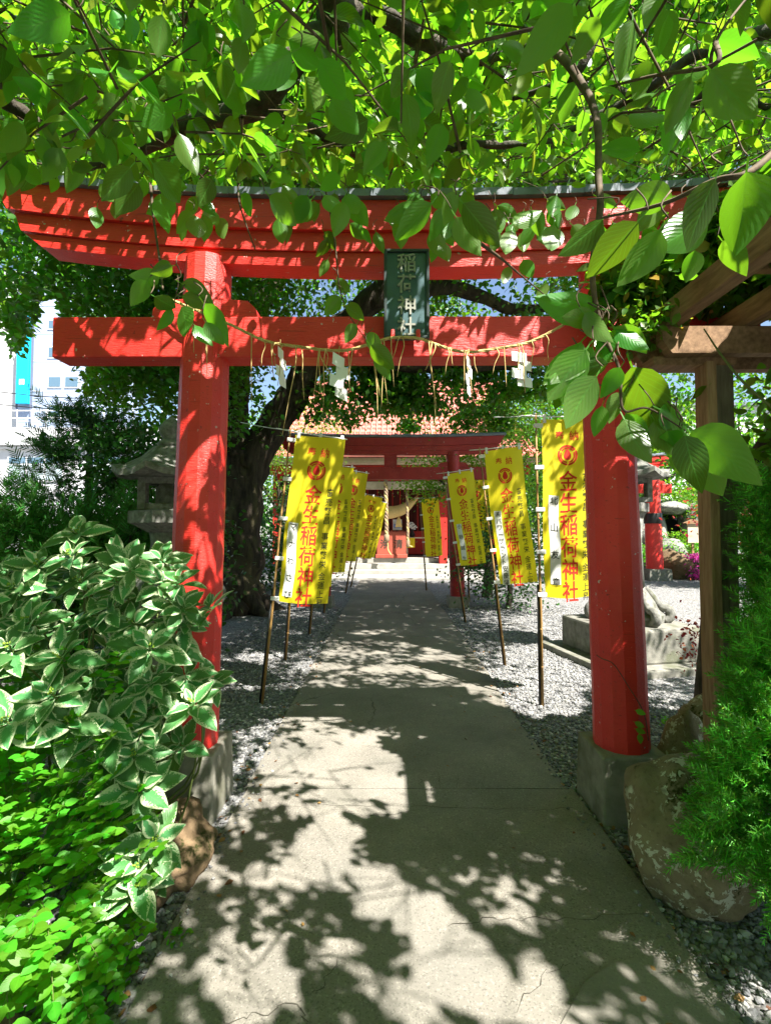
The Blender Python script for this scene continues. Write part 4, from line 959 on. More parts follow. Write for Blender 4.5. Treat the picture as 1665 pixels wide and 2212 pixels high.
def part_leaves(name, B, A, N, L, T, tkey, mat, parent, Wd=None):
    key = (tkey, mat.name)
    if key not in PM:
        v, f, uv = T; me = bpy.data.meshes.new(name)
        me.from_pydata([tuple(q) for q in v], [], [tuple(dict.fromkeys(map(int, q))) for q in f])
        me.polygons.foreach_set('use_smooth', [True] * len(me.polygons)); ul = me.uv_layers.new(name='UVMap')
        vi = np.empty(len(me.loops), np.int32); me.loops.foreach_get('vertex_index', vi); ul.data.foreach_set('uv', uv[vi].astype(np.float32).ravel())
        me.materials.append(mat); me.update(); PM[key] = me
    x, y, z = frames(A, N); off = rootloc(parent)
    for i in range(len(B)):
        o = bpy.data.objects.new(name, PM[key]); w = 1 if Wd is None else Wd[i]
        m = Matrix.Identity(4)
        for r in range(3): m[r][0] = x[i, r] * L[i] * w; m[r][1] = y[i, r] * L[i]; m[r][2] = z[i, r] * L[i]; m[r][3] = B[i, r] - off[r]
        link(o, parent); o.matrix_local = m
def foliage(parent, B, A, N, L, T, mat, hero=None, nparts=300, pname='leaf', sname='foliage', Wd=None):
    """the nparts leaves that show largest become parts, the rest one stuff part"""
    if hero is not None:
        tk, Th, mh = hero
        px, py = to_px(B + A * L[:, None] * 0.5); d = (B - np.array(CAMP)) @ np.array(CAMR @ Vector((0, 0, -1)))
        ins = (px > 0) & (px < 1665) & (py > 0) & (py < 2212) & (d > 0.2)
        s = np.where(ins, L / np.maximum(d, 0.1), -1); idx = np.argsort(-s)[:nparts]; idx = idx[s[idx] > 0]
        part_leaves(pname, B[idx], A[idx], N[idx], L[idx], Th, tk, mh, parent, None if Wd is None else Wd[idx])
        k = np.ones(len(B), bool); k[idx] = False; B, A, N, L = B[k], A[k], N[k], L[k]; Wd = None if Wd is None else Wd[k]
    if len(B): cloud(sname, B, A, N, L, T, mat, parent, Wd)
def rvec(n): return unit(RNG.normal(size=(n, 3)))

def clumps(ells, per, L0, spread=(0.22, 0.5), shell=0.55):
    Bs = []
    for cx, cy, cz, rx, ry, rz, n in ells:
        d = rvec(n); r = RNG.uniform(shell, 1.0, (n, 1)) ** 0.6
        c = np.array([cx, cy, cz]) + d * r * np.array([rx, ry, rz])
        s = RNG.uniform(*spread, (n, 1, 1))
        Bs.append((c[:, None] + RNG.normal(size=(n, per, 3)) * s * np.array([1, 1, 0.55])).reshape(-1, 3))
    B = np.vstack(Bs); n = len(B)
    A = unit(RNG.normal(size=(n, 3)) * np.array([1, 1, 0.5]) + np.array([0, 0, -0.45]))
    N = unit(RNG.normal(size=(n, 3)) * 0.6 + np.array([0.1, -0.2, 0.9]))
    return B, A, N, RNG.uniform(0.7, 1.2, n) * L0
def limb(parent, pts, radii, mat, n=10, name='limb', bump=0.12, seg=7):
    m = MB(); m.tube(catmull(pts, seg), radii, n, bump=bump, seed=len(CHILD.get(parent.name, []))); return m.build(name, mat, parent)

# ------------------------------------------------------------------ the cherry tree overhead
cherry = thing('cherry_tree', 'cherry tree whose leafy boughs fill the top of the view', 'tree', (-2.3, -1.7, 0))
limb(cherry, [(-2.3, -1.7, -0.1), (-2.25, -1.65, 0.8), (-2.1, -1.5, 1.7), (-1.85, -1.2, 2.5)], [0.24, 0.17, 0.15, 0.13], M['bark'], 14, 'trunk')
limb(cherry, [(-1.85, -1.2, 2.5), (-1.2, -0.3, 3.3), (-0.6, 0.8, 3.85), P(720, 10, 1.9), P(665, 85, 1.95), P(612, 165, 2.0), P(550, 225, 2.05), P(480, 248, 2.1), P(400, 275, 2.15), P(325, 312, 2.2), P(230, 350, 2.3), P(150, 372, 2.4)], [0.11, 0.085, 0.07, 0.055, 0.047, 0.05, 0.05, 0.045, 0.038, 0.03, 0.022, 0.012], M['bark'], 12, bump=0.2)
limb(cherry, [P(700, 35, 1.92), P(770, 22, 2.0), P(835, 40, 2.05), P(905, 80, 2.1), P(975, 112, 2.15), P(1060, 132, 2.2), P(1150, 118, 2.3)], [0.05, 0.036, 0.034, 0.036, 0.032, 0.025, 0.014], M['bark'], 10, bump=0.25)
limb(cherry, [P(555, 235, 2.05), P(610, 252, 2.1), P(680, 280, 2.2), P(760, 325, 2.3), P(850, 348, 2.35), P(930, 330, 2.4), P(1010, 312, 2.4), P(1100, 312, 2.45), P(1195, 303, 2.5)], [0.03, 0.026, 0.024, 0.022, 0.022, 0.022, 0.02, 0.017, 0.013], M['bark'], 8)
limb(cherry, [P(-60, 190, 1.8), P(10, 218, 1.85), P(60, 250, 1.9), P(110, 290, 1.95), P(150, 330, 2.1)], [0.035, 0.032, 0.028, 0.02, 0.01], M['bark'], 8)
limb(cherry, [P(1100, 215, 2.0), P(1180, 190, 1.9), P(1240, 165, 1.75), P(1300, 40, 1.7), P(1330, -60, 1.65)], [0.008, 0.013, 0.016, 0.018, 0.02], M['bark'], 7)
limb(cherry, [P(1190, 302, 2.5), P(1290, 250, 2.4), P(1400, 190, 2.3), P(1500, 120, 2.2), P(1680, 60, 2.1)], [0.013, 0.017, 0.02, 0.024, 0.03], M['bark'], 8)
limb(cherry, [P(1190, 105, 1.35), P(1225, 135, 1.25), P(1255, 180, 1.18), P(1280, 225, 1.12), P(1292, 290, 1.06), P(1292, 380, 1.0), P(1296, 455, 0.97), P(1280, 560, 0.95), P(1285, 650, 0.94), P(1310, 735, 0.93), P(1338, 800, 0.92), P(1346, 885, 0.92), P(1400, 882, 0.93), P(1480, 930, 0.95)], [0.011, 0.011, 0.010, 0.009, 0.008, 0.0075, 0.007, 0.006, 0.005, 0.004, 0.003, 0.0025, 0.002, 0.0015], M['twig'], 7, bump=0.1)
limb(cherry, [P(1190, 105, 1.35), P(1150, 100, 1.5), P(1060, 128, 2.15)], [0.011, 0.014, 0.02], M['bark'], 7)
for a in ([P(505, 285, 2.0), P(512, 350, 1.98), P(516, 430, 1.97), P(530, 480, 1.96), P(552, 540, 1.96)], [P(690, 360, 2.3), P(712, 450, 2.3), P(725, 540, 2.32), P(735, 630, 2.34), P(760, 690, 2.36), P(800, 745, 2.36)], [P(325, 395, 1.7), P(332, 470, 1.65), P(345, 560, 1.5), P(352, 625, 1.1)],
          [P(1030, 520, 1.4), P(1085, 560, 1.6), P(1120, 590, 1.8), P(1180, 640, 2.1)], [P(190, 160, 1.9), P(250, 230, 1.95), P(290, 290, 2.0), P(310, 360, 2.0)], [P(1545, 90, .95), P(1540, 140, .9), P(1400, 165, 1.1), P(1250, 205, 1.3)], [P(1475, 300, 1.2), P(1530, 200, 1.0), P(1545, 90, .95), P(1640, -40, 1.0)], [P(1700, 300, .8), P(1620, 370, .68), P(1540, 390, .7), P(1430, 440, .75), P(1300, 470, .85)]):
    limb(cherry, a, [0.006, 0.0045, 0.0035, 0.0022], M['twig'], 5, 'twig', 0, 5)
HAND = '''1290 665 1155 650|1285 690 1205 680|1330 712 1397 762|1300 722 1308 792|1265 755 1180 868|1288 812 1212 925|1312 783 1238 803|1340 793 1300 860|1365 792 1434 938|1352 893 1397 978|1300 876 1280 942|1350 848 1308 914|1348 905 1390 1010|1425 884 1492 927|1440 932 1472 995|1480 943 1552 1056|1495 929 1606 1016|1478 940 1508 1056|1326 706 1396 770|1262 676 1314 742|1300 724 1320 794|1278 748 1252 812|1230 788 1204 882|1255 738 1178 842|1413 908 1452 988
1545 385 1470 542|1612 370 1598 553|1532 468 1425 533|1302 473 1210 560|1378 478 1268 602|1426 494 1338 624|1430 430 1378 496|1452 424 1338 432|1500 540 1484 612|1560 520 1617 582|1366 42 1345 170|1492 163 1440 287|1534 94 1634 114|1534 150 1632 260|1236 8 1128 152
988 415 945 487|932 438 856 522|1000 438 1078 534|985 468 1036 556|896 434 830 484|1190 446 1206 496|1074 444 1122 480|1156 486 1124 532|1168 488 1188 542|944 520 930 566|955 522 968 568|1080 500 1062 545|1130 560 1150 606|1100 575 1085 620|1180 610 1160 655
50 262 5 322|172 292 128 350|118 160 192 164|178 165 140 234|40 318 20 402|132 320 98 393|250 290 200 350|386 287 425 374|330 352 398 440|305 375 330 350|282 360 220 432|300 395 250 462|350 30 340 128|240 18 262 70|280 30 292 102|150 25 40 78|655 40 582 98|622 85 726 128|690 128 752 222|630 112 520 180|485 110 532 86|462 56 392 124|480 134 492 217|545 140 512 226|312 178 396 196|415 262 470 306|375 240 300 270|286 254 220 288|125 262 200 282|660 165 690 252|716 210 775 296|795 258 708 304|430 95 444 152|60 135 8 206|560 300 610 345|640 300 660 370|780 330 840 380|700 420 742 470|820 200 880 262|900 150 950 230|1010 190 1050 260|1100 60 1085 130
318 606 284 658|334 640 384 672|392 662 420 736|440 655 508 738|392 640 462 660|372 668 350 714|420 702 452 754|444 695 482 754|372 574 320 590|392 612 468 652|345 600 290 596
412 454 380 504|420 464 430 530|446 450 470 500|438 462 446 526|400 486 388 520|365 440 340 490|600 470 612 532|618 474 630 528|752 446 796 470|756 482 790 518|778 492 800 526|812 500 830 545|708 560 690 596|728 600 756 640|735 640 700 680|745 660 790 690|770 700 742 740|790 720 830 770|800 745 850 800|812 760 846 822|700 500 730 540|716 520 684 556|690 440 664 480|520 420 560 470|610 400 650 440|470 470 490 520'''
hb = []; ha = []; hn = []; hl = []
rh = random.Random(11); tw = MB()
for x0, x1, y0, y1, k in ((850, 1110, 395, 500, 17), (1110, 1330, 400, 500, 13), (200, 470, 385, 450, 12), (560, 830, 395, 440, 9), (0, 200, 340, 385, 5)):
    for _ in range(k):
        a, b, l, w = rh.uniform(x0, x1), rh.uniform(y0, y1), rh.uniform(42, 84), rh.gauss(0, 0.6)
        HAND += '|%d %d %d %d' % (a, b, a + l * math.sin(w), b + l * math.cos(w))
for item in HAND.replace('\n', '|').split('|'):
    bx, by, tx, ty = map(float, item.split()); ln = math.hypot(tx - bx, ty - by)
    Y = min(2.35, max(0.62, 0.112 * rh.uniform(0.9, 1.1) * F / ln)) if ln > 45 else rh.uniform(2.0, 2.38)
    if bx > 1150 and 640 < by < 1000: Y = 0.93 + rh.uniform(-0.05, 0.05)
    if bx < 520 and by > 570 and by < 710: Y = 1.1 + rh.uniform(-0.06, 0.06)
    b = P(bx, by, Y); t = P(tx, ty, Y + rh.uniform(-0.02, 0.05) * ln / 100); ax = t - b
    nv = (CAMP - b).normalized(); nv = nv if nv.z > 0 else -nv
    nv = Matrix.Rotation(R(rh.uniform(-38, 38)), 3, ax.normalized()) @ nv
    hb.append(b[:]); ha.append(ax.normalized()[:]); hn.append(nv[:]); hl.append(ax.length)
    o = b - ax.normalized() * ax.length * 0.18
    tw.tube(catmull([o, o + Vector((rh.uniform(-.012, .012), rh.uniform(-.01, .02), 0.02)), o + Vector((rh.uniform(-.03, .03), rh.uniform(.0, .04), 0.05))], 3), [0.0012, 0.0014, 0.0016], 4)
tw.build('twigs', M['twig'], cherry)['kind'] = 'stuff'
hb, ha, hn, hl = map(np.array, (hb, ha, hn, hl))
hv = RNG.integers(0, 4, len(hb))
for q in range(4): part_leaves('leaf', hb[hv == q], ha[hv == q], hn[hv == q], hl[hv == q], T_HERO if q == 3 else T_HVAR[q], 'hero' if q == 3 else 'hero%d' % q, M['leaf'], cherry, RNG.uniform(0.9, 1.12, int((hv == q).sum())))
NHAND = len(hb)
# patches of path, gravel and gate the sun reaches (photo px: centre, radii)
LIT = [(690, 1640, 150, 60), (760, 1665, 120, 55), (830, 1720, 110, 55), (690, 1745, 70, 30), (660, 1565, 80, 14), (890, 1588, 110, 16), (600, 1690, 60, 16), (560, 1735, 60, 18), (700, 1830, 70, 60), (690, 1900, 90, 30), (780, 1900, 90, 26), (850, 1960, 100, 36), (920, 2010, 70, 30),
       (980, 2090, 110, 40), (1060, 2130, 150, 60), (920, 2150, 120, 70), (1110, 2190, 120, 50), (840, 2100, 60, 30), (630, 2030, 34, 36), (570, 1965, 50, 14), (480, 1960, 36, 12), (600, 1925, 40, 10), (700, 2050, 34, 20), (745, 2000, 16, 20), (520, 2085, 20, 22), (650, 2115, 30, 10), (395, 2125, 36, 34), (300, 2200, 30, 16), (440, 1905, 12, 8), (520, 1900, 14, 8), (480, 2010, 12, 9), (600, 2075, 12, 12), (690, 1985, 18, 8), (450, 2050, 12, 10), (580, 1860, 16, 8), (500, 1840, 12, 6), (640, 1960, 18, 8), (740, 2110, 14, 16), (560, 2160, 16, 12), (640, 2180, 20, 12),
       (400, 2190, 30, 20), (480, 2170, 16, 20), (760, 2130, 26, 40), (800, 2060, 40, 16), (490, 1780, 30, 12), (450, 1850, 12, 10), (560, 1820, 40, 14), (620, 1780, 40, 12), (1150, 1500, 110, 60), (1180, 1450, 100, 50), (1090, 1520, 40, 14), (520, 1650, 22, 40), (560, 1590, 30, 14), (560, 1420, 50, 10),
       (1480, 1380, 70, 60), (1460, 1290, 60, 40), (700, 1445, 60, 8), (850, 1450, 80, 8), (950, 1425, 60, 6), (760, 1415, 70, 6), (880, 1395, 70, 6), (800, 1370, 50, 5), (1000, 1465, 50, 8)]
lit = []
for a, b, rx, ry in LIT:
    g = G(a, b); gx = G(a + rx, b); gy = G(a, b - ry); gy2 = G(a, b + ry)
    lit.append((g.x, (gy.y + gy2.y) / 2, abs(gx.x - g.x), abs(gy.y - gy2.y) / 2))
lit = np.array(lit)
GLIT = [(60, 490, 60, 22), (130, 520, 90, 18), (100, 555, 60, 14), (420, 545, 60, 40), (440, 610, 50, 50), (560, 530, 60, 14), (600, 565, 60, 10), (720, 560, 60, 10), (640, 520, 50, 12), (350, 745, 60, 30), (250, 735, 40, 30), (425, 850, 30, 40), (430, 950, 30, 60), (410, 1050, 30, 40), (430, 1180, 40, 30), (400, 1300, 30, 30), (720, 700, 14, 40), (640, 720, 14, 40), (1000, 560, 60, 12), (1060, 720, 12, 40), (1020, 720, 12, 40), (1320, 600, 30, 60), (1330, 700, 40, 60), (520, 700, 20, 40), (780, 710, 20, 40)]
glit = np.array([[P(a, b, 2.65).x, P(a, b, 2.65).z, rx * 2.65 / F, ry * 2.65 / F] for a, b, rx, ry in GLIT])
sv = np.array(SUN)
LITP = [((-.72, 4.3, 2.05), .11), ((-.68, 4.3, 1.55), .12), ((-.8, 4.3, 1.15), .08), ((-.5, 6.3, 2.0), .14), ((1.45, 4.1, 1.9), .14), ((1.4, 4.1, 1.3), .12), ((1.2, 5.5, 2.0), .14), ((1.25, 5.5, 1.4), .12), ((-1.5, 1.75, .85), .18), ((-1.2, 1.62, .62), .14), ((-1.30, 1.45, .55), .20), ((-1.05, 1.42, .22), .16), ((-1.5, 1.6, .8), .14), ((-.95, 1.7, .3), .10), (P(1490, 460, .70), .14), (P(1600, 460, .66), .15), (P(1330, 760, .93), .05), (P(1250, 870, .93), .05), (P(1400, 860, .93), .06), (P(440, 700, 1.1), .06), (P(320, 630, 1.1), .04), (P(1330, 540, .8), .06), (P(1250, 520, .9), .05), (P(960, 450, 1.1), .06), (P(60, 290, 1.8), .07), (P(680, 110, 1.2), .08), (P(260, 320, 1.8), .06), (P(1400, 590, .85), .06), (P(1345, 110, .9), .07), (P(1460, 220, .95), .08), (P(1590, 100, 1.), .07), (P(1585, 200, 1.), .07), (P(1550, 970, .93), .07), (P(1510, 1000, .93), .05),
        (P(1050, 490, 1.1), .05), (P(610, 70, 1.4), .08), (P(90, 1230, 2.), .07), (P(250, 1250, 2.), .05), (P(400, 1500, 1.95), .06), (P(310, 1900, 1.72), .09), (P(150, 1190, 2.05), .06), (P(330, 1720, 1.85), .06), ((1.50, 1.62, .75), .30), ((1.38, 1.55, .42), .18), ((1.62, 1.70, 1.05), .24), ((1.76, 1.95, 1.38), .22), ((1.6, 2.3, 1.65), .10)]
def shades(p):
    k = p[:, 2] / sv[2]; g = p[:, :2] - k[:, None] * sv[None, :2]
    d = (((g[:, None] - lit[None, :, :2]) / (lit[None, :, 2:] * np.where(lit[:, 2:3] > 0.12, 0.95, 0.62)[None] + np.where(lit[:, 2:3] > 0.12, 0.02, 0.002)[None])) ** 2).sum(-1).min(1)
    t = (p[:, 1] - 2.65) / sv[1]; q = p - t[:, None] * sv
    e = (((q[:, None][..., [0, 2]] - glit[None, :, :2]) / (glit[None, :, 2:] + 0.02)) ** 2).sum(-1).min(1)
    h = np.zeros(len(p), bool)
    for c, r in LITP:
        w = p - np.array(c)[None]; al = w @ sv; h |= (al > 0.02) & (np.linalg.norm(w - al[:, None] * sv, axis=1) < r)
    return (d < 1) | ((e < 1) & (t > 0)) | h
def canopy(ntw, box, zthick, leafL, seed):
    (x0, x1), (y0, y1) = box; rng = np.random.default_rng(seed)
    ax = rng.uniform(x0, x1, ntw); ay = rng.uniform(y0, y1, ntw)
    zb = np.maximum(2.42, 1.66 + 0.68 * ay); az = zb + rng.uniform(0.0, 1.0, ntw) ** 1.2 * zthick + 0.1
    anc = np.stack([ax, ay, az], -1); dirs = unit(rng.normal(size=(ntw, 3)) * np.array([1, 1, 0.25]) + np.array([0, 0, -0.12])); ln = rng.uniform(0.22, 0.5, ntw)
    Bs, As, Ns, Ls = [], [], [], []; k = 9
    side = np.cross(dirs, [0, 0, 1.0]); side = unit(side)
    for j in range(k):
        q = (j + 0.5) / k; s = 1 if j % 2 else -1
        b = anc + dirs * (ln * q)[:, None] + np.array([0, 0, -1.0]) * (0.25 * ln * q * q)[:, None]
        a = unit(dirs * 0.75 + side * s * rng.uniform(0.3, 1.1, (ntw, 1)) + np.array([0, 0, -0.65]) + rng.normal(size=(ntw, 3)) * 0.35)
        nn = unit(np.array([0.05, 0.0, 1.0]) + rng.normal(size=(ntw, 3)) * 0.5)
        Bs.append(b + a * 0.02); As.append(a); Ns.append(nn); Ls.append(rng.uniform(0.62, 1.12, ntw) * leafL)
    tid = np.tile(np.arange(ntw), k)
    return np.vstack(Bs), np.vstack(As), np.vstack(Ns), np.concatenate(Ls), tid, anc, dirs, ln
B, A, N, L, tid, anc, dirs, ln = canopy(5600, ((-3.4, 3.7), (-1.6, 5.6)), 1.35, 0.098, 5)
mid = B + A * L[:, None] * 0.6; tip = B + A * L[:, None]
px, py = to_px(tip); pb_x, pb_y = to_px(B)
dep = (mid - np.array(CAMP))[:, 1]
jit = RNG.uniform(-30, 25, len(B))
lim = np.interp(px, [-200, 0, 300, 420, 560, 900, 1150, 1300, 1665, 1900], [395, 390, 425, 440, 415, 425, 405, 400, 330, 330]) + jit
front = (dep > 0.05)
ok = (~front) | (py < lim) | (px < -150) | (px > 1815)
ok &= (np.maximum(py, pb_y) < 430) | (~front) | (px < -150) | (px > 1815)
nr = np.linalg.norm(mid - np.array(CAMP), axis=1); ok &= (nr > 1.05) & ((nr > 1.7) | (RNG.random(len(B)) < 0.3) | (dep < 0.1))
ok &= ~((mid[:, 0] > 1.30) & (mid[:, 2] < 2.78) & (mid[:, 1] < 2.75))
LIMB = np.array([P(*q)[:] for q in ((700, 35, 1.92), (665, 85, 1.95), (612, 165, 2.0), (580, 200, 2.02), (550, 225, 2.05), (510, 240, 2.08), (480, 248, 2.1), (440, 262, 2.1), (400, 275, 2.15), (360, 294, 2.18), (905, 80, 2.1), (850, 55, 2.07), (975, 112, 2.15), (640, 125, 1.97))])
lx, ly = to_px(LIMB); mx_, my_ = to_px(mid)
near_l = (np.hypot(mx_[:, None] - lx, my_[:, None] - ly).min(1) < 48) & (dep < 2.12) & front
ok &= ~(front & (px > -50) & (px < 1715) & (py > -60) & (RNG.random(len(B)) < 0.13))
ok &= ~(near_l & (RNG.random(len(B)) < 0.85))
ok &= ~(shades(mid) & (RNG.random(len(B)) < 0.97))
B, A, N, L, tid = B[ok], A[ok], N[ok], L[ok], tid[ok]
print('cherry leaves', len(B))
vr = RNG.integers(0, 3, len(B))
for q in range(3):
    s_ = vr == q; foliage(cherry, B[s_], A[s_], N[s_], L[s_], T_VAR[q], M['leaf_stuff'], ('hero%d' % q, T_HVAR[q], M['leaf']), (300 - NHAND) // 3)
# unseen crown leaves added over and behind the viewer to deepen shade
B2, A2, N2, L2, _, _, _, _ = canopy(6200, ((-6.5, 6.5), (-4.5, 3.0)), 1.8, 0.125, 9)
m2 = B2 + A2 * 0.06; k2 = ~shades(m2); px2, py2 = to_px(m2)
k2 &= (m2[:, 1] < 0.3) | (px2 < -120) | (px2 > 1790) | (py2 < -60)
k2 &= ~((np.abs(m2[:, 0]) < 3.3) & (m2[:, 1] > -1.5) & (RNG.random(len(B2)) < 0.35)) & ~((m2[:, 0] > 1.2) & (m2[:, 2] < 2.85) & (m2[:, 1] > 0.4))
cloud('foliage', B2[k2], A2[k2], N2[k2], L2[k2], T_FAR, M['leaf_stuff'], cherry)
used = np.unique(tid); tw = MB()
for i in used[::2]:
    a = anc[i] - dirs[i] * 0.12; e = anc[i] + dirs[i] * ln[i] + np.array([0, 0, -0.25 * ln[i]])
    tx, ty = to_px(np.array([a, e])); 
    if 0 < e[1] and max(ty) > 430 and -100 < tx[0] < 1765: continue
    tw.tube([a, (a + e) / 2 + np.array([0, 0, 0.03]), e], [0.005, 0.0035, 0.0015], 4, caps=False)
tw.build('twigs', M['twig'], cherry)['kind'] = 'stuff'
for k in range(16):                              # thin dark boughs among the leaves
    rr = random.Random(100 + k); x = rr.uniform(-2.6, 2.8); y = rr.uniform(1.6, 4.5); z = max(2.5, 1.75 + 0.68 * y) + rr.uniform(0.15, 0.9)
    d = Vector((rr.uniform(-1, 1), rr.uniform(-.4, .6), rr.uniform(.0, .35))); p = Vector((x, y, z))
    wg = lambda s: Vector((rr.uniform(-s, s), rr.uniform(-s, s), rr.uniform(-s, s)))
    limb(cherry, [p, p + d * 0.22 + wg(.06), p + d * 0.45 + wg(.09), p + d * 0.7 + wg(.1), p + d * 0.95 + wg(.1), p + d * 1.3 + wg(.12)], [0.004, 0.008, 0.012, 0.017, 0.022], M['bark'], 6, 'limb', 0.1, 4)

# ------------------------------------------------------------------ old cherry behind the gate
old = thing('old_cherry_tree', 'old dark forked tree with a gnarled trunk behind the left side of the near gate', 'tree', G(505, 1322))
oy = old.location.y
limb(old, [P(500, 1345, oy), P(508, 1270, oy), P(518, 1180, oy), P(522, 1080, oy), P(525, 980, oy)], [0.62, 0.46, 0.42, 0.42, 0.40], M['bark2'], 22, 'trunk', 0.22)
for k in range(7):
    a = k * 0.9 + 0.3; d = Vector((math.cos(a), math.sin(a), 0)); b = old.location
    limb(old, [b + d * 0.35 + Vector((0, 0, .42)), b + d * 0.62 + Vector((0, 0, .12)), b + d * 0.95 + Vector((0, 0, -.04))], [0.2, 0.14, 0.06], M['bark2'], 10, 'root', 0.2)
limb(old, [P(512, 1010, oy), P(508, 900, oy), P(512, 800, oy), P(530, 700, oy), P(585, 620, oy), P(640, 540, oy + .5), P(700, 430, oy + 1)], [0.36, 0.25, 0.23, 0.22, 0.2, 0.17, 0.12], M['bark2'], 14, bump=0.2)
limb(old, [P(535, 1010, oy), P(590, 920, oy), P(635, 850, oy - .2), P(668, 790, oy - .4), P(730, 710, oy - .7), P(810, 640, oy - 1), P(880, 560, oy - 1)], [0.36, 0.3, 0.27, 0.25, 0.22, 0.19, 0.13], M['bark2'], 14, bump=0.2)
limb(old, [P(800, 650, oy - 1), P(950, 620, oy - 1), P(1040, 640, oy - .8), P(1110, 668, oy - .6), P(1220, 660, oy - .4)], [0.17, 0.13, 0.115, 0.10, 0.06], M['bark2'], 10)
limb(old, [P(700, 745, oy - .7), P(860, 785, oy - .6), P(1000, 792, oy - .4), P(1090, 790, oy), P(1180, 810, oy)], [0.17, 0.13, 0.11, 0.08, 0.04], M['bark2'], 10)
limb(old, [P(512, 800, oy), P(420, 720, oy - .3), P(300, 680, oy - .6), P(150, 640, oy - 1), P(20, 560, oy - 1.3)], [0.15, 0.11, 0.08, 0.06, 0.03], M['bark2'], 9)
ell = [(-4.4, 7.6, 5.0, 1.9, 1.6, 1.5, 120), (-5.4, 7.0, 3.95, 1.1, 1.2, 0.7, 46), (-3.2, 8.2, 4.0, 1.0, 1.0, 0.95, 60), (-2.6, 7.6, 5.4, 1.4, 1.4, 1.0, 60), (-1.0, 9.2, 6.3, 2.4, 2.0, 1.3, 110), (2.2, 9.4, 6.3, 2.6, 2.0, 1.4, 120), (-0.8, 9.6, 5.0, 1.2, 0.9, 0.6, 30), (3.6, 9.2, 5.2, 1.3, 1.2, 0.9, 40), (5.2, 9.4, 6.4, 2.0, 1.6, 1.4, 60), (-2.0, 8.4, 7.6, 3.5, 2.4, 1.2, 120), (3.0, 8.6, 8.0, 3.2, 2.2, 1.0, 90), (-0.3, 5.4, 6.4, 1.7, 1.2, 0.7, 100), (-4.2, 7.4, 4.6, 1.7, 1.2, 1.0, 110), (-3.6, 6.8, 5.4, 1.4, 1.0, .8, 60)]
B, A, N, L = clumps(ell, 56, 0.112, (0.18, 0.42))
Bq, Aq, Nq, Lq = clumps([(1.3, 9.3, 4.4, 1.9, 0.7, 0.5, 50), (0.2, 9.3, 4.2, 1.1, .5, .35, 14), (-0.3, 9.4, 4.75, 1.0, .5, .25, 8), (0.9, 10.9, 4.05, 2.2, 0.4, 0.35, 20), (-1.2, 9.0, 3.9, .5, .3, .4, 6)], 90, 0.125, (.10, .22))
Be, Ae, Ne, Le = clumps([(-2.5, 4.8, 6.0, 2.6, 2.0, .8, 90), (-5.5, 4.0, 6.0, 2.0, 2.5, 1.0, 70), (0.5, 7.0, 7.3, 3, 1.6, .8, 90), (-1.1, 3.5, 4.9, .9, .6, .35, 30), (3.4, 4.0, 6.9, 1.8, 1.2, .6, 80), (3.5, 6.2, 7.2, 2.0, 1.3, .7, 90), (0.2, 3.9, 6.0, 1.6, .8, .4, 50), (-1.5, 5.6, 6.6, 2.0, 1.2, .6, 60), (4.2, 6.2, 7.4, 2.2, 1.6, .8, 50), (-6.5, 8.5, 6.0, 1.6, 2, 1.4, 60)], 56, 0.14, (.25, .5))  # extra crown clumps added to shade the far path, yard and lantern
B, A, N, L = np.vstack([B, Bq, Be]), np.vstack([A, Aq, Ae]), np.vstack([N, Nq, Ne]), np.concatenate([L, Lq, Le])
sk = shades(B) & (RNG.random(len(B)) < 0.6); sk |= False
ox, oyy = to_px(B); sk |= (ox < 195 + RNG.normal(0, 18, len(B))) & (oyy > 690 + 60 * np.sin(ox * 0.045) + RNG.normal(0, 14, len(B))) & (B[:, 1] > 1)
B, A, N, L = B[~sk], A[~sk], N[~sk], L[~sk]
foliage(old, B, A, N, L, T_FAR, M['leaf_old'], ('oldmid', T_MID, M['leaf_old']), 300)

def tree(name, label, base, ells, per, L0, lm, trunk_r, h, group=None, cat='tree', bark='bark', limbs=5, spread=(0.2, 0.45), T=None):
    t = thing(name, label, cat, base, group=group); b = Vector(base)
    limb(t, [b + Vector((0, 0, -0.1)), b + Vector((0.05, 0, h * .4)), b + Vector((-0.05, 0.05, h))], [trunk_r * 1.4, trunk_r, trunk_r * .7], M[bark], 10, 'trunk')
    for k in range(limbs):
        e = ells[k % len(ells)]; c = Vector(e[:3]) + Vector((random.uniform(-.5, .5) * e[3], random.uniform(-.5, .5) * e[4], random.uniform(-.3, .5) * e[5]))
        s = b + Vector((0, 0, h * random.uniform(.55, 1))); limb(t, [s, s.lerp(c, .5) + Vector((0, 0, .15)), c], [trunk_r * .6, trunk_r * .4, trunk_r * .12], M[bark], 7, 'limb', 0.1, 5)
    B, A, N, L = clumps(ells, per, L0, spread); cloud('crown', B, A, N, L, T or T_FAR, M[lm], t); return t
tree('maple_tree', 'small feathery green maple right of the second gate, hanging over the far right banner', (2.3, 11.3, 0), [(1.6, 11.2, 3.0, 1.3, 0.7, 0.75, 70), (2.4, 11.4, 3.3, 1.2, 0.9, 0.8, 60), (0.9, 11.6, 2.75, 0.6, 0.4, 0.35, 14), (2.6, 11.0, 2.2, 0.9, 0.7, 0.7, 40), (2.7, 11.4, 4.2, 1.4, 1, 0.7, 40)], 42, 0.075, 'leaf_maple', 0.10, 2.4)
tree('dark_shrub', 'dark leafy shrub behind the banners right of the second gate', (2.35, 9.6, 0), [(2.3, 9.7, 0.9, 0.75, 0.6, 0.8, 60), (2.7, 9.8, 1.7, 0.6, 0.5, 0.6, 30)], 45, 0.07, 'leaf_dark', 0.05, 1.0, cat='shrub')
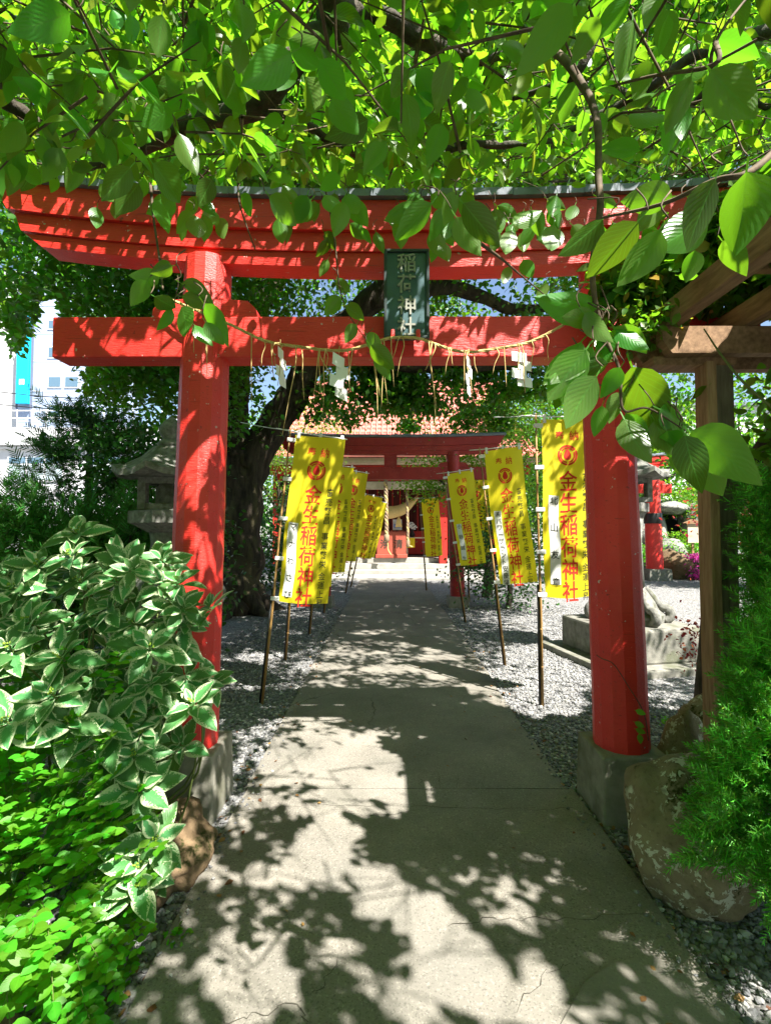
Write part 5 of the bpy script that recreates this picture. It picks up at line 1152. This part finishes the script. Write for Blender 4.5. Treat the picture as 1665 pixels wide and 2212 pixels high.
tree('dark_shrub', 'dark evergreen shrub in shadow behind the old tree trunk', (-4.0, 12.5, 0), [(-3.6, 12.5, 1.2, 1.4, 0.9, 1.3, 80), (-2.3, 13.0, 0.8, 1.0, 0.7, 0.9, 50), (-4.6, 12.5, 2.4, 1.2, .8, .9, 40)], 45, 0.10, 'leaf_dark', 0.08, 1.6, cat='shrub')
tree('maple_tree', 'pale green maple between the old trunk and the shrine roof', (-3.2, 14.6, 0), [(-3.0, 14.4, 3.4, 1.3, 0.9, 1.0, 60), (-2.4, 14.4, 4.6, 1.2, 0.9, 0.9, 50), (-4.3, 14.4, 4.2, 1.2, .9, 1.2, 50)], 42, 0.08, 'leaf_maple', 0.10, 3.0)
tree('garden_tree', 'bright green tree behind the far gate in the sunlit garden', (10.5, 20.5, 0), [(10.0, 20.5, 5.4, 2.6, 1.6, 1.9, 110), (12.5, 20.5, 4.6, 2.4, 1.6, 2.2, 100), (7.5, 20.5, 6.4, 2.2, 1.5, 1.6, 80)], 44, 0.17, 'leaf_maple', 0.2, 3.6, spread=(.3, .6), group='garden trees')
tree('garden_tree', 'tall leafy tree at the back of the yard beside the shrine roof', (5.2, 19.5, 0), [(5.0, 18.6, 5.6, 1.7, 1.3, 1.5, 90), (4.4, 18.8, 3.6, 1.2, 1.0, 1.1, 60), (6.2, 18.6, 4.0, 1.2, 1.0, 1.2, 50)], 44, 0.15, 'leaf_old', 0.18, 3.6, spread=(.3, .55), group='garden trees')
tree('garden_tree', 'dark shady tree at the far right behind the pergola', (9.4, 12.5, 0), [(9.0, 12.5, 4.8, 2.2, 1.4, 1.8, 100), (10.6, 12.5, 3.0, 1.6, 1.2, 1.6, 80)], 44, 0.14, 'leaf_old', 0.16, 3.2, spread=(.3, .5), group='garden trees')
for i, (px, py, Y, r, lm, n, lab) in enumerate(((1425, 1200, 16.6, .55, 'leaf_lime', 30, 'bright clipped shrub behind the left grey post'), (1470, 1175, 17.4, .6, 'leaf_maple', 34, 'bright shrub left of the wooden sign'), (1515, 1170, 17.6, .7, 'leaf_lime', 36, 'bright shrub right of the wooden sign'), (1490, 1085, 18.6, .75, 'leaf_maple', 40, 'cloud pruned shrub above the pond grotto'),
                                               (1560, 1215, 15.6, .8, 'leaf_lime', 40, 'lime shrub right of the pink azalea'), (1400, 1090, 19.6, .8, 'leaf_old', 40, 'dark shrub behind the far gate pillar'), (1620, 1180, 13.0, .9, 'leaf_old', 44, 'broad green shrub at the far right of the garden'), (1545, 1110, 18.0, 1.0, 'leaf_old', 50, 'tall shrub at the back right of the pond grotto'))):
    q = P(px, py, Y); z = max(0.3, q.z)
    tree('garden_shrub', lab, (q.x, Y, 0), [(q.x, Y, z, r, r * .8, r * .75, n)], 34, 0.085, lm, 0.04, z * .7, cat='shrub', limbs=3, spread=(.12, .26), group='garden shrubs')
q = P(1507, 1218, 15.3)
az = thing('azalea', 'magenta azalea in full bloom by the grey posts of the garden', 'azalea', (q.x, 15.3, 0))
B, A, N, L = clumps([(q.x, 15.3, 0.42, 0.52, 0.4, 0.38, 46)], 40, 0.075, (.08, .16)); cloud('blossom', B, A, N, L, T_FAR, M['azalea'], az)
B, A, N, L = clumps([(q.x, 15.35, 0.30, 0.5, 0.4, 0.32, 20)], 30, 0.06, (.08, .16)); cloud('foliage', B, A, N, L, T_FAR, M['leaf_dark'], az)
limb(az, [(q.x, 15.3, -.05), (q.x, 15.3, .3), (q.x + .1, 15.3, .5)], [.04, .03, .01], M['bark'], 6, 'stem')
rm = tree('red_maple', 'low red leaved maple glimpsed right of the pergola post', (5.0, 6.4, 0), [(4.9, 6.4, 1.9, 0.6, 0.5, 0.35, 30), (5.3, 6.2, 1.5, 0.5, 0.4, 0.3, 20)], 36, 0.06, 'leaf_red', 0.05, 1.4, limbs=3)
tree('red_twig_shrub', 'thin dark red shrub beside the foot of the pergola post', (2.62, 3.9, 0), [(2.55, 3.9, 0.55, 0.18, 0.15, 0.35, 9)], 30, 0.035, 'leaf_red', 0.012, 0.6, limbs=8, cat='shrub', spread=(.06, .12))
# far woods that close the view, plus trees added around the viewer
B, A, N, L = clumps([(14, 30, 3.5, 8, 2, 3.6, 170), (30, 34, 4, 10, 3, 4.5, 150), (-6, 30, 5, 6, 2, 4.5, 90), (6, 34, 5, 6, 2, 5, 90), (-52, 44, 3, 12, 3, 4, 60)], 44, 0.34, (.5, 1.0))
Bw, Aw, Nw, Lw = clumps([(x + dx, y - dx / 3, z, rx, 1.8, rz, n) for x, y in ((-7.5, -5.0), (-2.5, -8.0), (8.0, -7.0), (10.5, 1.5), (-9.5, 2.5)) for dx, z, rx, rz, n in ((0, 3.6, 2.4, 2.2, 110), (1.5, 2.4, 1.6, 1.8, 60))], 44, 0.2, (.3, .6))  # unseen trees added around the viewer to block sky light
B, A, N, L = np.vstack([B, Bw]), np.vstack([A, Aw]), np.vstack([N, Nw]), np.concatenate([L, Lw])
tag(cloud('far_woods', B, A, N, L, T_FAR, M['leaf_old'], None), 'wooded skyline behind the shrine grounds', 'woods', kind='stuff')

# ------------------------------------------------------------------ hedge and conifers at the left
def sprays(parent, ells, n_each, L0, T, mat, up=0.5, name='foliage'):
    Bs, As = [], []
    for cx, cy, cz, rx, ry, rz, n in ells:
        d = rvec(n); r = RNG.uniform(0.72, 1.0, (n, 1)); lump = np.array([0.80 + 0.62 * noise.noise(Vector(q) * 2.2 + Vector((cx, cy, cz))) for q in d])[:, None]
        Bs.append(np.array([cx, cy, cz]) + d * r * lump * np.array([rx, ry, rz])); As.append(unit(d + np.array([0, 0, up]) + RNG.normal(size=(n, 3)) * 0.32))
    B = np.vstack(Bs); A = np.vstack(As); N = rvec(len(B)); L = RNG.uniform(0.65, 1.25, len(B)) * L0
    return cloud(name, B, A, N, L, T, mat, parent)
hd = thing('thuja_hedge', 'dark green conifer hedge behind the variegated bush at the left', 'hedge', (-3.6, 5.1, 0))
sprays(hd, [(-4.6, 5.2, 1.0, 0.55, 0.5, 1.1, 1000), (-3.9, 5.0, 1.1, 0.5, 0.5, 1.05, 1000), (-3.3, 5.1, 1.0, 0.45, 0.45, 1.0, 900), (-2.75, 5.2, 1.05, 0.42, 0.4, 1.1, 800), (-5.4, 5.3, 1.1, 0.6, 0.5, 1.2, 700), (-2.35, 5.5, 0.8, 0.35, 0.35, 0.9, 260)], 0, 0.22, T_CYP, M['needle_hedge'], 0.9)
for x in (-5.4, -4.6, -3.9, -3.3, -2.75): limb(hd, [(x, 5.1, -.05), (x, 5.1, 0.8), (x + .05, 5.1, 1.5)], [.05, .04, .01], M['bark'], 6, 'stem', 0)
cy = thing('cypress_tree', 'feathery dark cypress standing before the white building', 'tree', (-4.25, 6.8, 0))
limb(cy, [(-4.25, 6.8, -.1), (-4.2, 6.8, 1.6), (-4.2, 6.8, 3.3)], [.1, .07, .02], M['bark'], 8, 'trunk')
Bs, As = [], []
for k in range(64):
    z = RNG.uniform(0.9, 3.1); ln = 0.35 + 0.75 * (1 - (z - 0.9) / 2.6); a = RNG.uniform(0, 6.28); d = np.array([math.cos(a), math.sin(a), 0.42]); o = np.array([-4.2, 6.8, z])
    for j in range(16):
        q = 0.25 + 0.75 * j / 16; Bs.append(o + d * ln * q + RNG.normal(size=3) * 0.05); As.append(unit(d + RNG.normal(size=3) * 0.45 + np.array([0, 0, .25])))
Bs, As = np.array(Bs), np.array(As); cloud('foliage', Bs, As, rvec(len(Bs)), RNG.uniform(.16, .3, len(Bs)), T_CYP, M['needle_dark'], cy)
tree('evergreen_shrub', 'glossy dark evergreen beside the shaded stone lantern', (-2.95, 6.0, 0), [(-3.0, 6.0, 1.9, 0.65, 0.5, 0.85, 70), (-2.6, 6.1, 1.1, 0.55, 0.4, 0.8, 50), (-3.4, 6.2, 2.5, 0.5, 0.4, 0.5, 30)], 46, 0.075, 'leaf_dark', 0.06, 1.8, cat='shrub', spread=(.12, .26))

# ------------------------------------------------------------------ variegated bush, lower left
hy = thing('variegated_hydrangea', 'variegated bush with white edged leaves against the left pillar', 'bush', (-1.55, 2.15, 0))
ros = [(150, 1200, 2.05), (165, 1150, 2.15), (80, 1220, 2.05), (30, 1270, 2.0), (250, 1255, 2.0), (275, 1215, 2.1), (375, 1310, 2.05), (60, 1345, 1.9), (170, 1255, 2.1), (325, 1400, 1.9), (130, 1420, 1.8), (115, 1500, 1.72), (20, 1400, 1.8), (15, 1560, 1.65), (415, 1520, 1.95), (290, 1630, 1.9), (225, 1555, 1.85), (285, 1345, 2.0), (148, 1560, 1.75), (240, 1580, 1.9), (308, 1580, 1.95), (222, 1640, 1.9), (305, 1705, 1.85), (335, 1815, 1.8), (300, 1915, 1.72), (295, 1870, 1.75), (385, 1400, 2.05), (400, 1460, 2.05), (355, 1480, 2.0), (330, 1530, 2.0), (210, 1330, 2.05), (230, 1440, 2.0), (200, 1470, 1.95), (350, 1210, 2.25), (300, 1290, 2.15), (100, 1290, 2.1), (-60, 1300, 1.9), (-40, 1450, 1.75), (390, 1610, 2.1), (455, 1470, 2.15), (280, 1490, 1.95)]
Bh, Ah, Nh, Lh = [], [], [], []
rr = random.Random(21)
def rosette(c, n, L0, k):
    n = n.normalized(); u = n.cross(Vector((0.3, 0.2, 1))).normalized(); w = n.cross(u)
    for ring, (cnt, el, s) in enumerate(((4, 8, 1.0), (4, 26, 0.82), (2, 52, 0.5))):
        a0 = rr.uniform(0, 6.28)
        for j in range(cnt):
            a = a0 + j * 2 * math.pi / cnt + rr.uniform(-.22, .22); e = R(el + rr.uniform(-12, 12))
            d = (u * math.cos(a) + w * math.sin(a)) * math.cos(e) + n * math.sin(e)
            Bh.append((c + d * 0.012 - n * 0.012 * (2 - ring))[:]); Ah.append(d[:]); Nh.append((n * math.cos(e) - (u * math.cos(a) + w * math.sin(a)) * math.sin(e) + Vector((rr.uniform(-.2, .2), rr.uniform(-.2, .2), rr.uniform(-.2, .2))))[:]); Lh.append(L0 * s * rr.uniform(.82, 1.15))
stems = MB(); buds = []
for px_, py_, Y in ros:
    c = P(px_, py_, Y); n = Vector((rr.uniform(-.25, .45), rr.uniform(-.95, -.45), rr.uniform(.5, .95)))
    rosette(c, n, 0.118 if Y > 1.92 else 0.142, 0); stems.tube(catmull([c, c - n.normalized() * 0.12, Vector((c.x * .8 - .3, 2.25, max(.05, c.z - .5))), Vector((-1.5, 2.3, 0))], 4), [0.0035, 0.004, 0.006, 0.008], 5); buds.append((c, n.normalized()))
for k in range(190):
    px_ = rr.uniform(-350, 455); py_ = rr.uniform(1190, 1960); Y = rr.uniform(1.95, 2.5)
    if px_ > 380 and Y > 2.1: Y = 2.08
    c = P(px_, py_, Y)
    if px_ > 330 and py_ > 1640: continue
    if c.z < 0.08 or c.z > 1.48 - 0.25 * max(0, c.x + 1.2): continue
    rosette(c, Vector((rr.uniform(-.5, .6), rr.uniform(-.9, -.2), rr.uniform(.3, .95))), 0.105, 1)
stems.build('stems', M['stem'], hy)['kind'] = 'stuff'
for c, n in buds[:26]:
    m = MB()
    for k in range(9):
        p = c + n * 0.02 + Vector((rr.uniform(-1, 1), rr.uniform(-1, 1), rr.uniform(-1, 1))) * 0.011; m.lathe(p, [(0.001, -.004), (0.0042, 0), (0.001, .004)], 5)
    m.build('flower_bud', flat_mat('bud_green', (0.22, 0.34, 0.03), 0.6) if 'bud_green' not in bpy.data.materials else bpy.data.materials['bud_green'], hy)
Bh, Ah, Nh, Lh = map(np.array, (Bh, Ah, Nh, Lh))
foliage(hy, Bh, Ah, Nh, Lh, T_HYD, M['leaf_hyd'], ('hyd', T_HYD, M['leaf_hyd']), 300)

# ------------------------------------------------------------------ lime green shrub in front of it
lm = thing('lime_shrub', 'lime green shrub with small rounded leaves in the lower left corner', 'shrub', (-1.25, 1.6, 0))
B_, A_, N_, L_ = [], [], [], []; st = MB()
def sprig(c, d, ln, k, Ls):
    d = d.normalized(); s = d.cross(Vector((0, 0, 1))).normalized(); upv = s.cross(d)
    pts = [c + d * ln * q + Vector((0, 0, -0.25 * ln * q * q)) for q in (0, .5, 1)]
    st.tube(pts, [0.0016, 0.0013, 0.0008], 4, caps=False)
    for j in range(k):
        q = (j + 1) / k; p = c + d * ln * q + Vector((0, 0, -0.25 * ln * q * q))
        for sg in ((-1, 1) if j < k - 1 else (-1, 0, 1)):
            a = (d * (0.5 if sg else 1) + s * sg * 0.9 + Vector((rr.uniform(-.2, .2), rr.uniform(-.2, .2), rr.uniform(-.25, .1)))).normalized()
            B_.append(p[:]); A_.append(a[:]); N_.append((upv * 0.4 + Vector((rr.uniform(-.4, .5), rr.uniform(-1.1, -.2), rr.uniform(.2, 1.0))))[:]); L_.append(Ls * rr.uniform(.7, 1.25))
for k in range(760):
    v = Vector(rvec(1)[0]); v.z = abs(v.z) * 0.9 - 0.05
    c0 = Vector((-1.33, 1.72, 0.05)); r = Vector((0.50, 0.40, 0.95)); q = rr.uniform(.55, 1.0)
    c = c0 + Vector((v.x * r.x * q, v.y * r.y * q, v.z * r.z * q))
    qx, qy = to_px(np.array([c[:]]))
    if qx[0] > 300 or qy[0] < 1540: continue
    if qx[0] > 210 and qy[0] > 2010: continue
    sprig(c, v + Vector((0.05, -.35, .15)), rr.uniform(.08, .15), rr.choice((3, 4)), 0.037)
for k in range(60):
    c = P(rr.uniform(0, 290), rr.uniform(1400, 1640), rr.uniform(1.85, 1.98)); sprig(c, Vector((rr.uniform(-.6, .6), -.6, rr.uniform(0, .6))), .11, 3, 0.034)
for k in range(30):
    c = P(rr.uniform(150, 290), rr.uniform(1960, 2120), rr.uniform(1.66, 1.85)); sprig(c, Vector((rr.uniform(.2, .7), -.5, rr.uniform(-.1, .4))), .10, 4, 0.028)
for k in range(26):
    c = P(rr.uniform(-20, 110), rr.uniform(1960, 2120), rr.uniform(1.28, 1.4)); sprig(c, Vector((rr.uniform(-.2, .8), -.5, rr.uniform(-.1, .5))), .12, 3, 0.042)
B_, A_, N_, L_ = map(np.array, (B_, A_, N_, L_))
foliage(lm, B_, A_, N_, L_, T_LIME, M['leaf_lime'], ('lime', T_LIME, M['leaf_lime']), 300)
st.build('stems', M['stem'], lm)['kind'] = 'stuff'

# ------------------------------------------------------------------ juniper, right
ju = thing('juniper', 'bright green juniper billowing over the boulder at the right edge', 'juniper', (1.75, 2.0, 0))
jel = [(1.44, 1.72, 0.62, 0.36, 0.3, 0.37, 1300), (1.62, 1.85, 0.95, 0.36, 0.3, 0.36, 1000), (1.88, 2.1, 1.22, 0.30, 0.28, 0.32, 800), (1.88, 2.25, 1.48, 0.22, 0.2, 0.26, 450), (1.80, 2.25, 1.66, 0.14, 0.13, 0.17, 130), (1.98, 2.2, 1.6, 0.26, 0.25, 0.3, 260), (1.58, 1.95, 0.86, 0.17, 0.18, 0.20, 380), (2.0, 1.6, 0.7, 0.5, 0.4, 0.6, 900), (1.74, 2.15, 1.2, 0.16, 0.16, 0.2, 130)]
sprays(ju, jel, 0, 0.118, T_JUN, M['needle'], 0.45)
sprays(ju, [(c[0], c[1], c[2], c[3] * .7, c[4] * .7, c[5] * .7, c[6] // 3) for c in jel], 0, 0.11, T_JUN, M['needle'], 0.3)
for c in jel: limb(ju, [(1.8, 2.0, 0), (1.75, 2.0, c[2] * .5), c[:3]], [.03, .025, .01], M['bark'], 6, 'stem', 0.1, 4)

# ------------------------------------------------------------------ vines on the pergola
vn = thing('pergola_vine', 'green vine spread over the pergola roof and trailing at the right edge', 'vine', (2.3, 3.5, 0))
limb(vn, [(2.3, 3.6, -.05), P(1560, 1140, 3.2), P(1615, 1040, 3.0), P(1660, 960, 2.8), (2.4, 2.45, 2.7)], [.09, .075, .07, .06, .04], M['bark'], 10, 'stem')
ell = [(2.9 + x, y, 2.83, 0.36, 0.36, 0.10, 50) for x in (-1.62, -1.42, -1.15, -0.6, 0.1, 0.8, 1.5) for y in (1.22, 1.65, 2.1, 2.5)]
B, A, N, L = clumps(ell, 30, 0.085, (.10, .22), 0.0); k = (B[:, 2] > 2.74) & (B[:, 0] > 1.24 + 0.12 * np.sin(B[:, 1] * 6.3 + 1) + 0.06 * np.sin(B[:, 1] * 17) + RNG.normal(0, 0.03, len(B))) & (B[:, 1] < 2.75) & ~shades(B); B, A, N, L = B[k], A[k], N[k], L[k]
B2, A2, N2, L2 = clumps([(1.98, 2.25, 2.0, .12, .12, .42, 26), (2.12, 2.3, 1.65, .10, .10, .3, 16), (2.05, 1.9, 2.42, .2, .3, .08, 10), (1.45, 2.55, 2.76, .14, .10, .06, 5)], 24, 0.085, (.06, .13), 0.0)
B3, A3, N3, L3 = clumps([(1.30, 2.44, 2.58, .11, .07, .09, 9), (1.22, 2.50, 2.70, .10, .06, .05, 6)], 20, 0.05, (.04, .09), 0.0)
foliage(vn, np.vstack([B, B2, B3]), np.vstack([A, A2, A3]), np.vstack([N, N2, N3]), np.concatenate([L, L2, L3]), T_MID, M['leaf_vine'], ('vine', T_MID, M['leaf_vine']), 300)
limb(vn, [P(1520, 710, 2.3), P(1560, 770, 2.25), P(1610, 830, 2.2), P(1680, 890, 2.15)], [.003, .005, .006, .007], M['stem'], 6, 'shoot', 0)
# creeper over the right pillar and weeds
cr = thing('creeper', 'thin creeper with a few small leaves climbing round the right pillar foot', 'creeper', P(1390, 1520, 2.6))
limb(cr, [P(1288, 1415, 2.60), P(1300, 1423, 2.585), P(1325, 1435, 2.575), P(1355, 1480, 2.59), P(1390, 1540, 2.62), P(1400, 1600, 2.6)], [.0025, .0025, .003], M['twig'], 5, 'stem', 0)
cb = [(1372, 1535, 1392, 1542), (1370, 1560, 1385, 1568), (1372, 1575, 1392, 1583), (1380, 1585, 1384, 1605)]
B = np.array([P(a, b, 2.56)[:] for a, b, c, d in cb]); A = np.array([(P(c, d, 2.54) - P(a, b, 2.56)).normalized()[:] for a, b, c, d in cb])
part_leaves('leaf', B, A, np.tile([[0, -1.0, .4]], (4, 1)), np.full(4, .05), T_LIME, 'lime', M['leaf_lime'], cr)
for lab, (px_, py_) in (('tuft of small weeds at the corner of the path by the brown stone', (385, 2035)), ('tuft of weeds behind the right pillar block', (1440, 1570))):
    g = G(px_, py_); wd = thing('weed', lab, 'weed', g)
    B, A, N, L = clumps([(g.x, g.y, 0.03, .05, .05, .03, 3)], 14, 0.028, (.02, .04), 0); cloud('foliage', B, A, N, L, T_LIME, M['leaf_lime'], wd)

# dry leaves caught along the path edges
n = 260; side = RNG.integers(0, 2, n); y = 1.3 + RNG.random(n) ** 1.5 * 7; x = np.where(side == 0, -0.86, 1.09) + RNG.normal(0, 0.10, n)
k = RNG.random(n) < 0.12; x[k] = RNG.uniform(-0.8, 1.05, int(k.sum()))
B = np.stack([x, y, np.where((x > -0.82) & (x < 1.05), 0.036, 0.022)], -1); a = RNG.uniform(0, 6.28, n)
A = np.stack([np.cos(a), np.sin(a), RNG.normal(0, .12, n)], -1); N = unit(np.array([0, 0, 1.0]) + RNG.normal(size=(n, 3)) * .3)
M['dry'] = leaf_mat('dry_leaf', (0.20, 0.10, 0.035), (0.2, 0.1, 0.03), gloss=0.7, var=0.45, amount=0.15)
tag(cloud('leaf_litter', B, A, N, RNG.uniform(.018, .04, n), T_FAR, M['dry'], None), 'dry brown leaf litter along the path edges', 'leaf litter', kind='stuff')
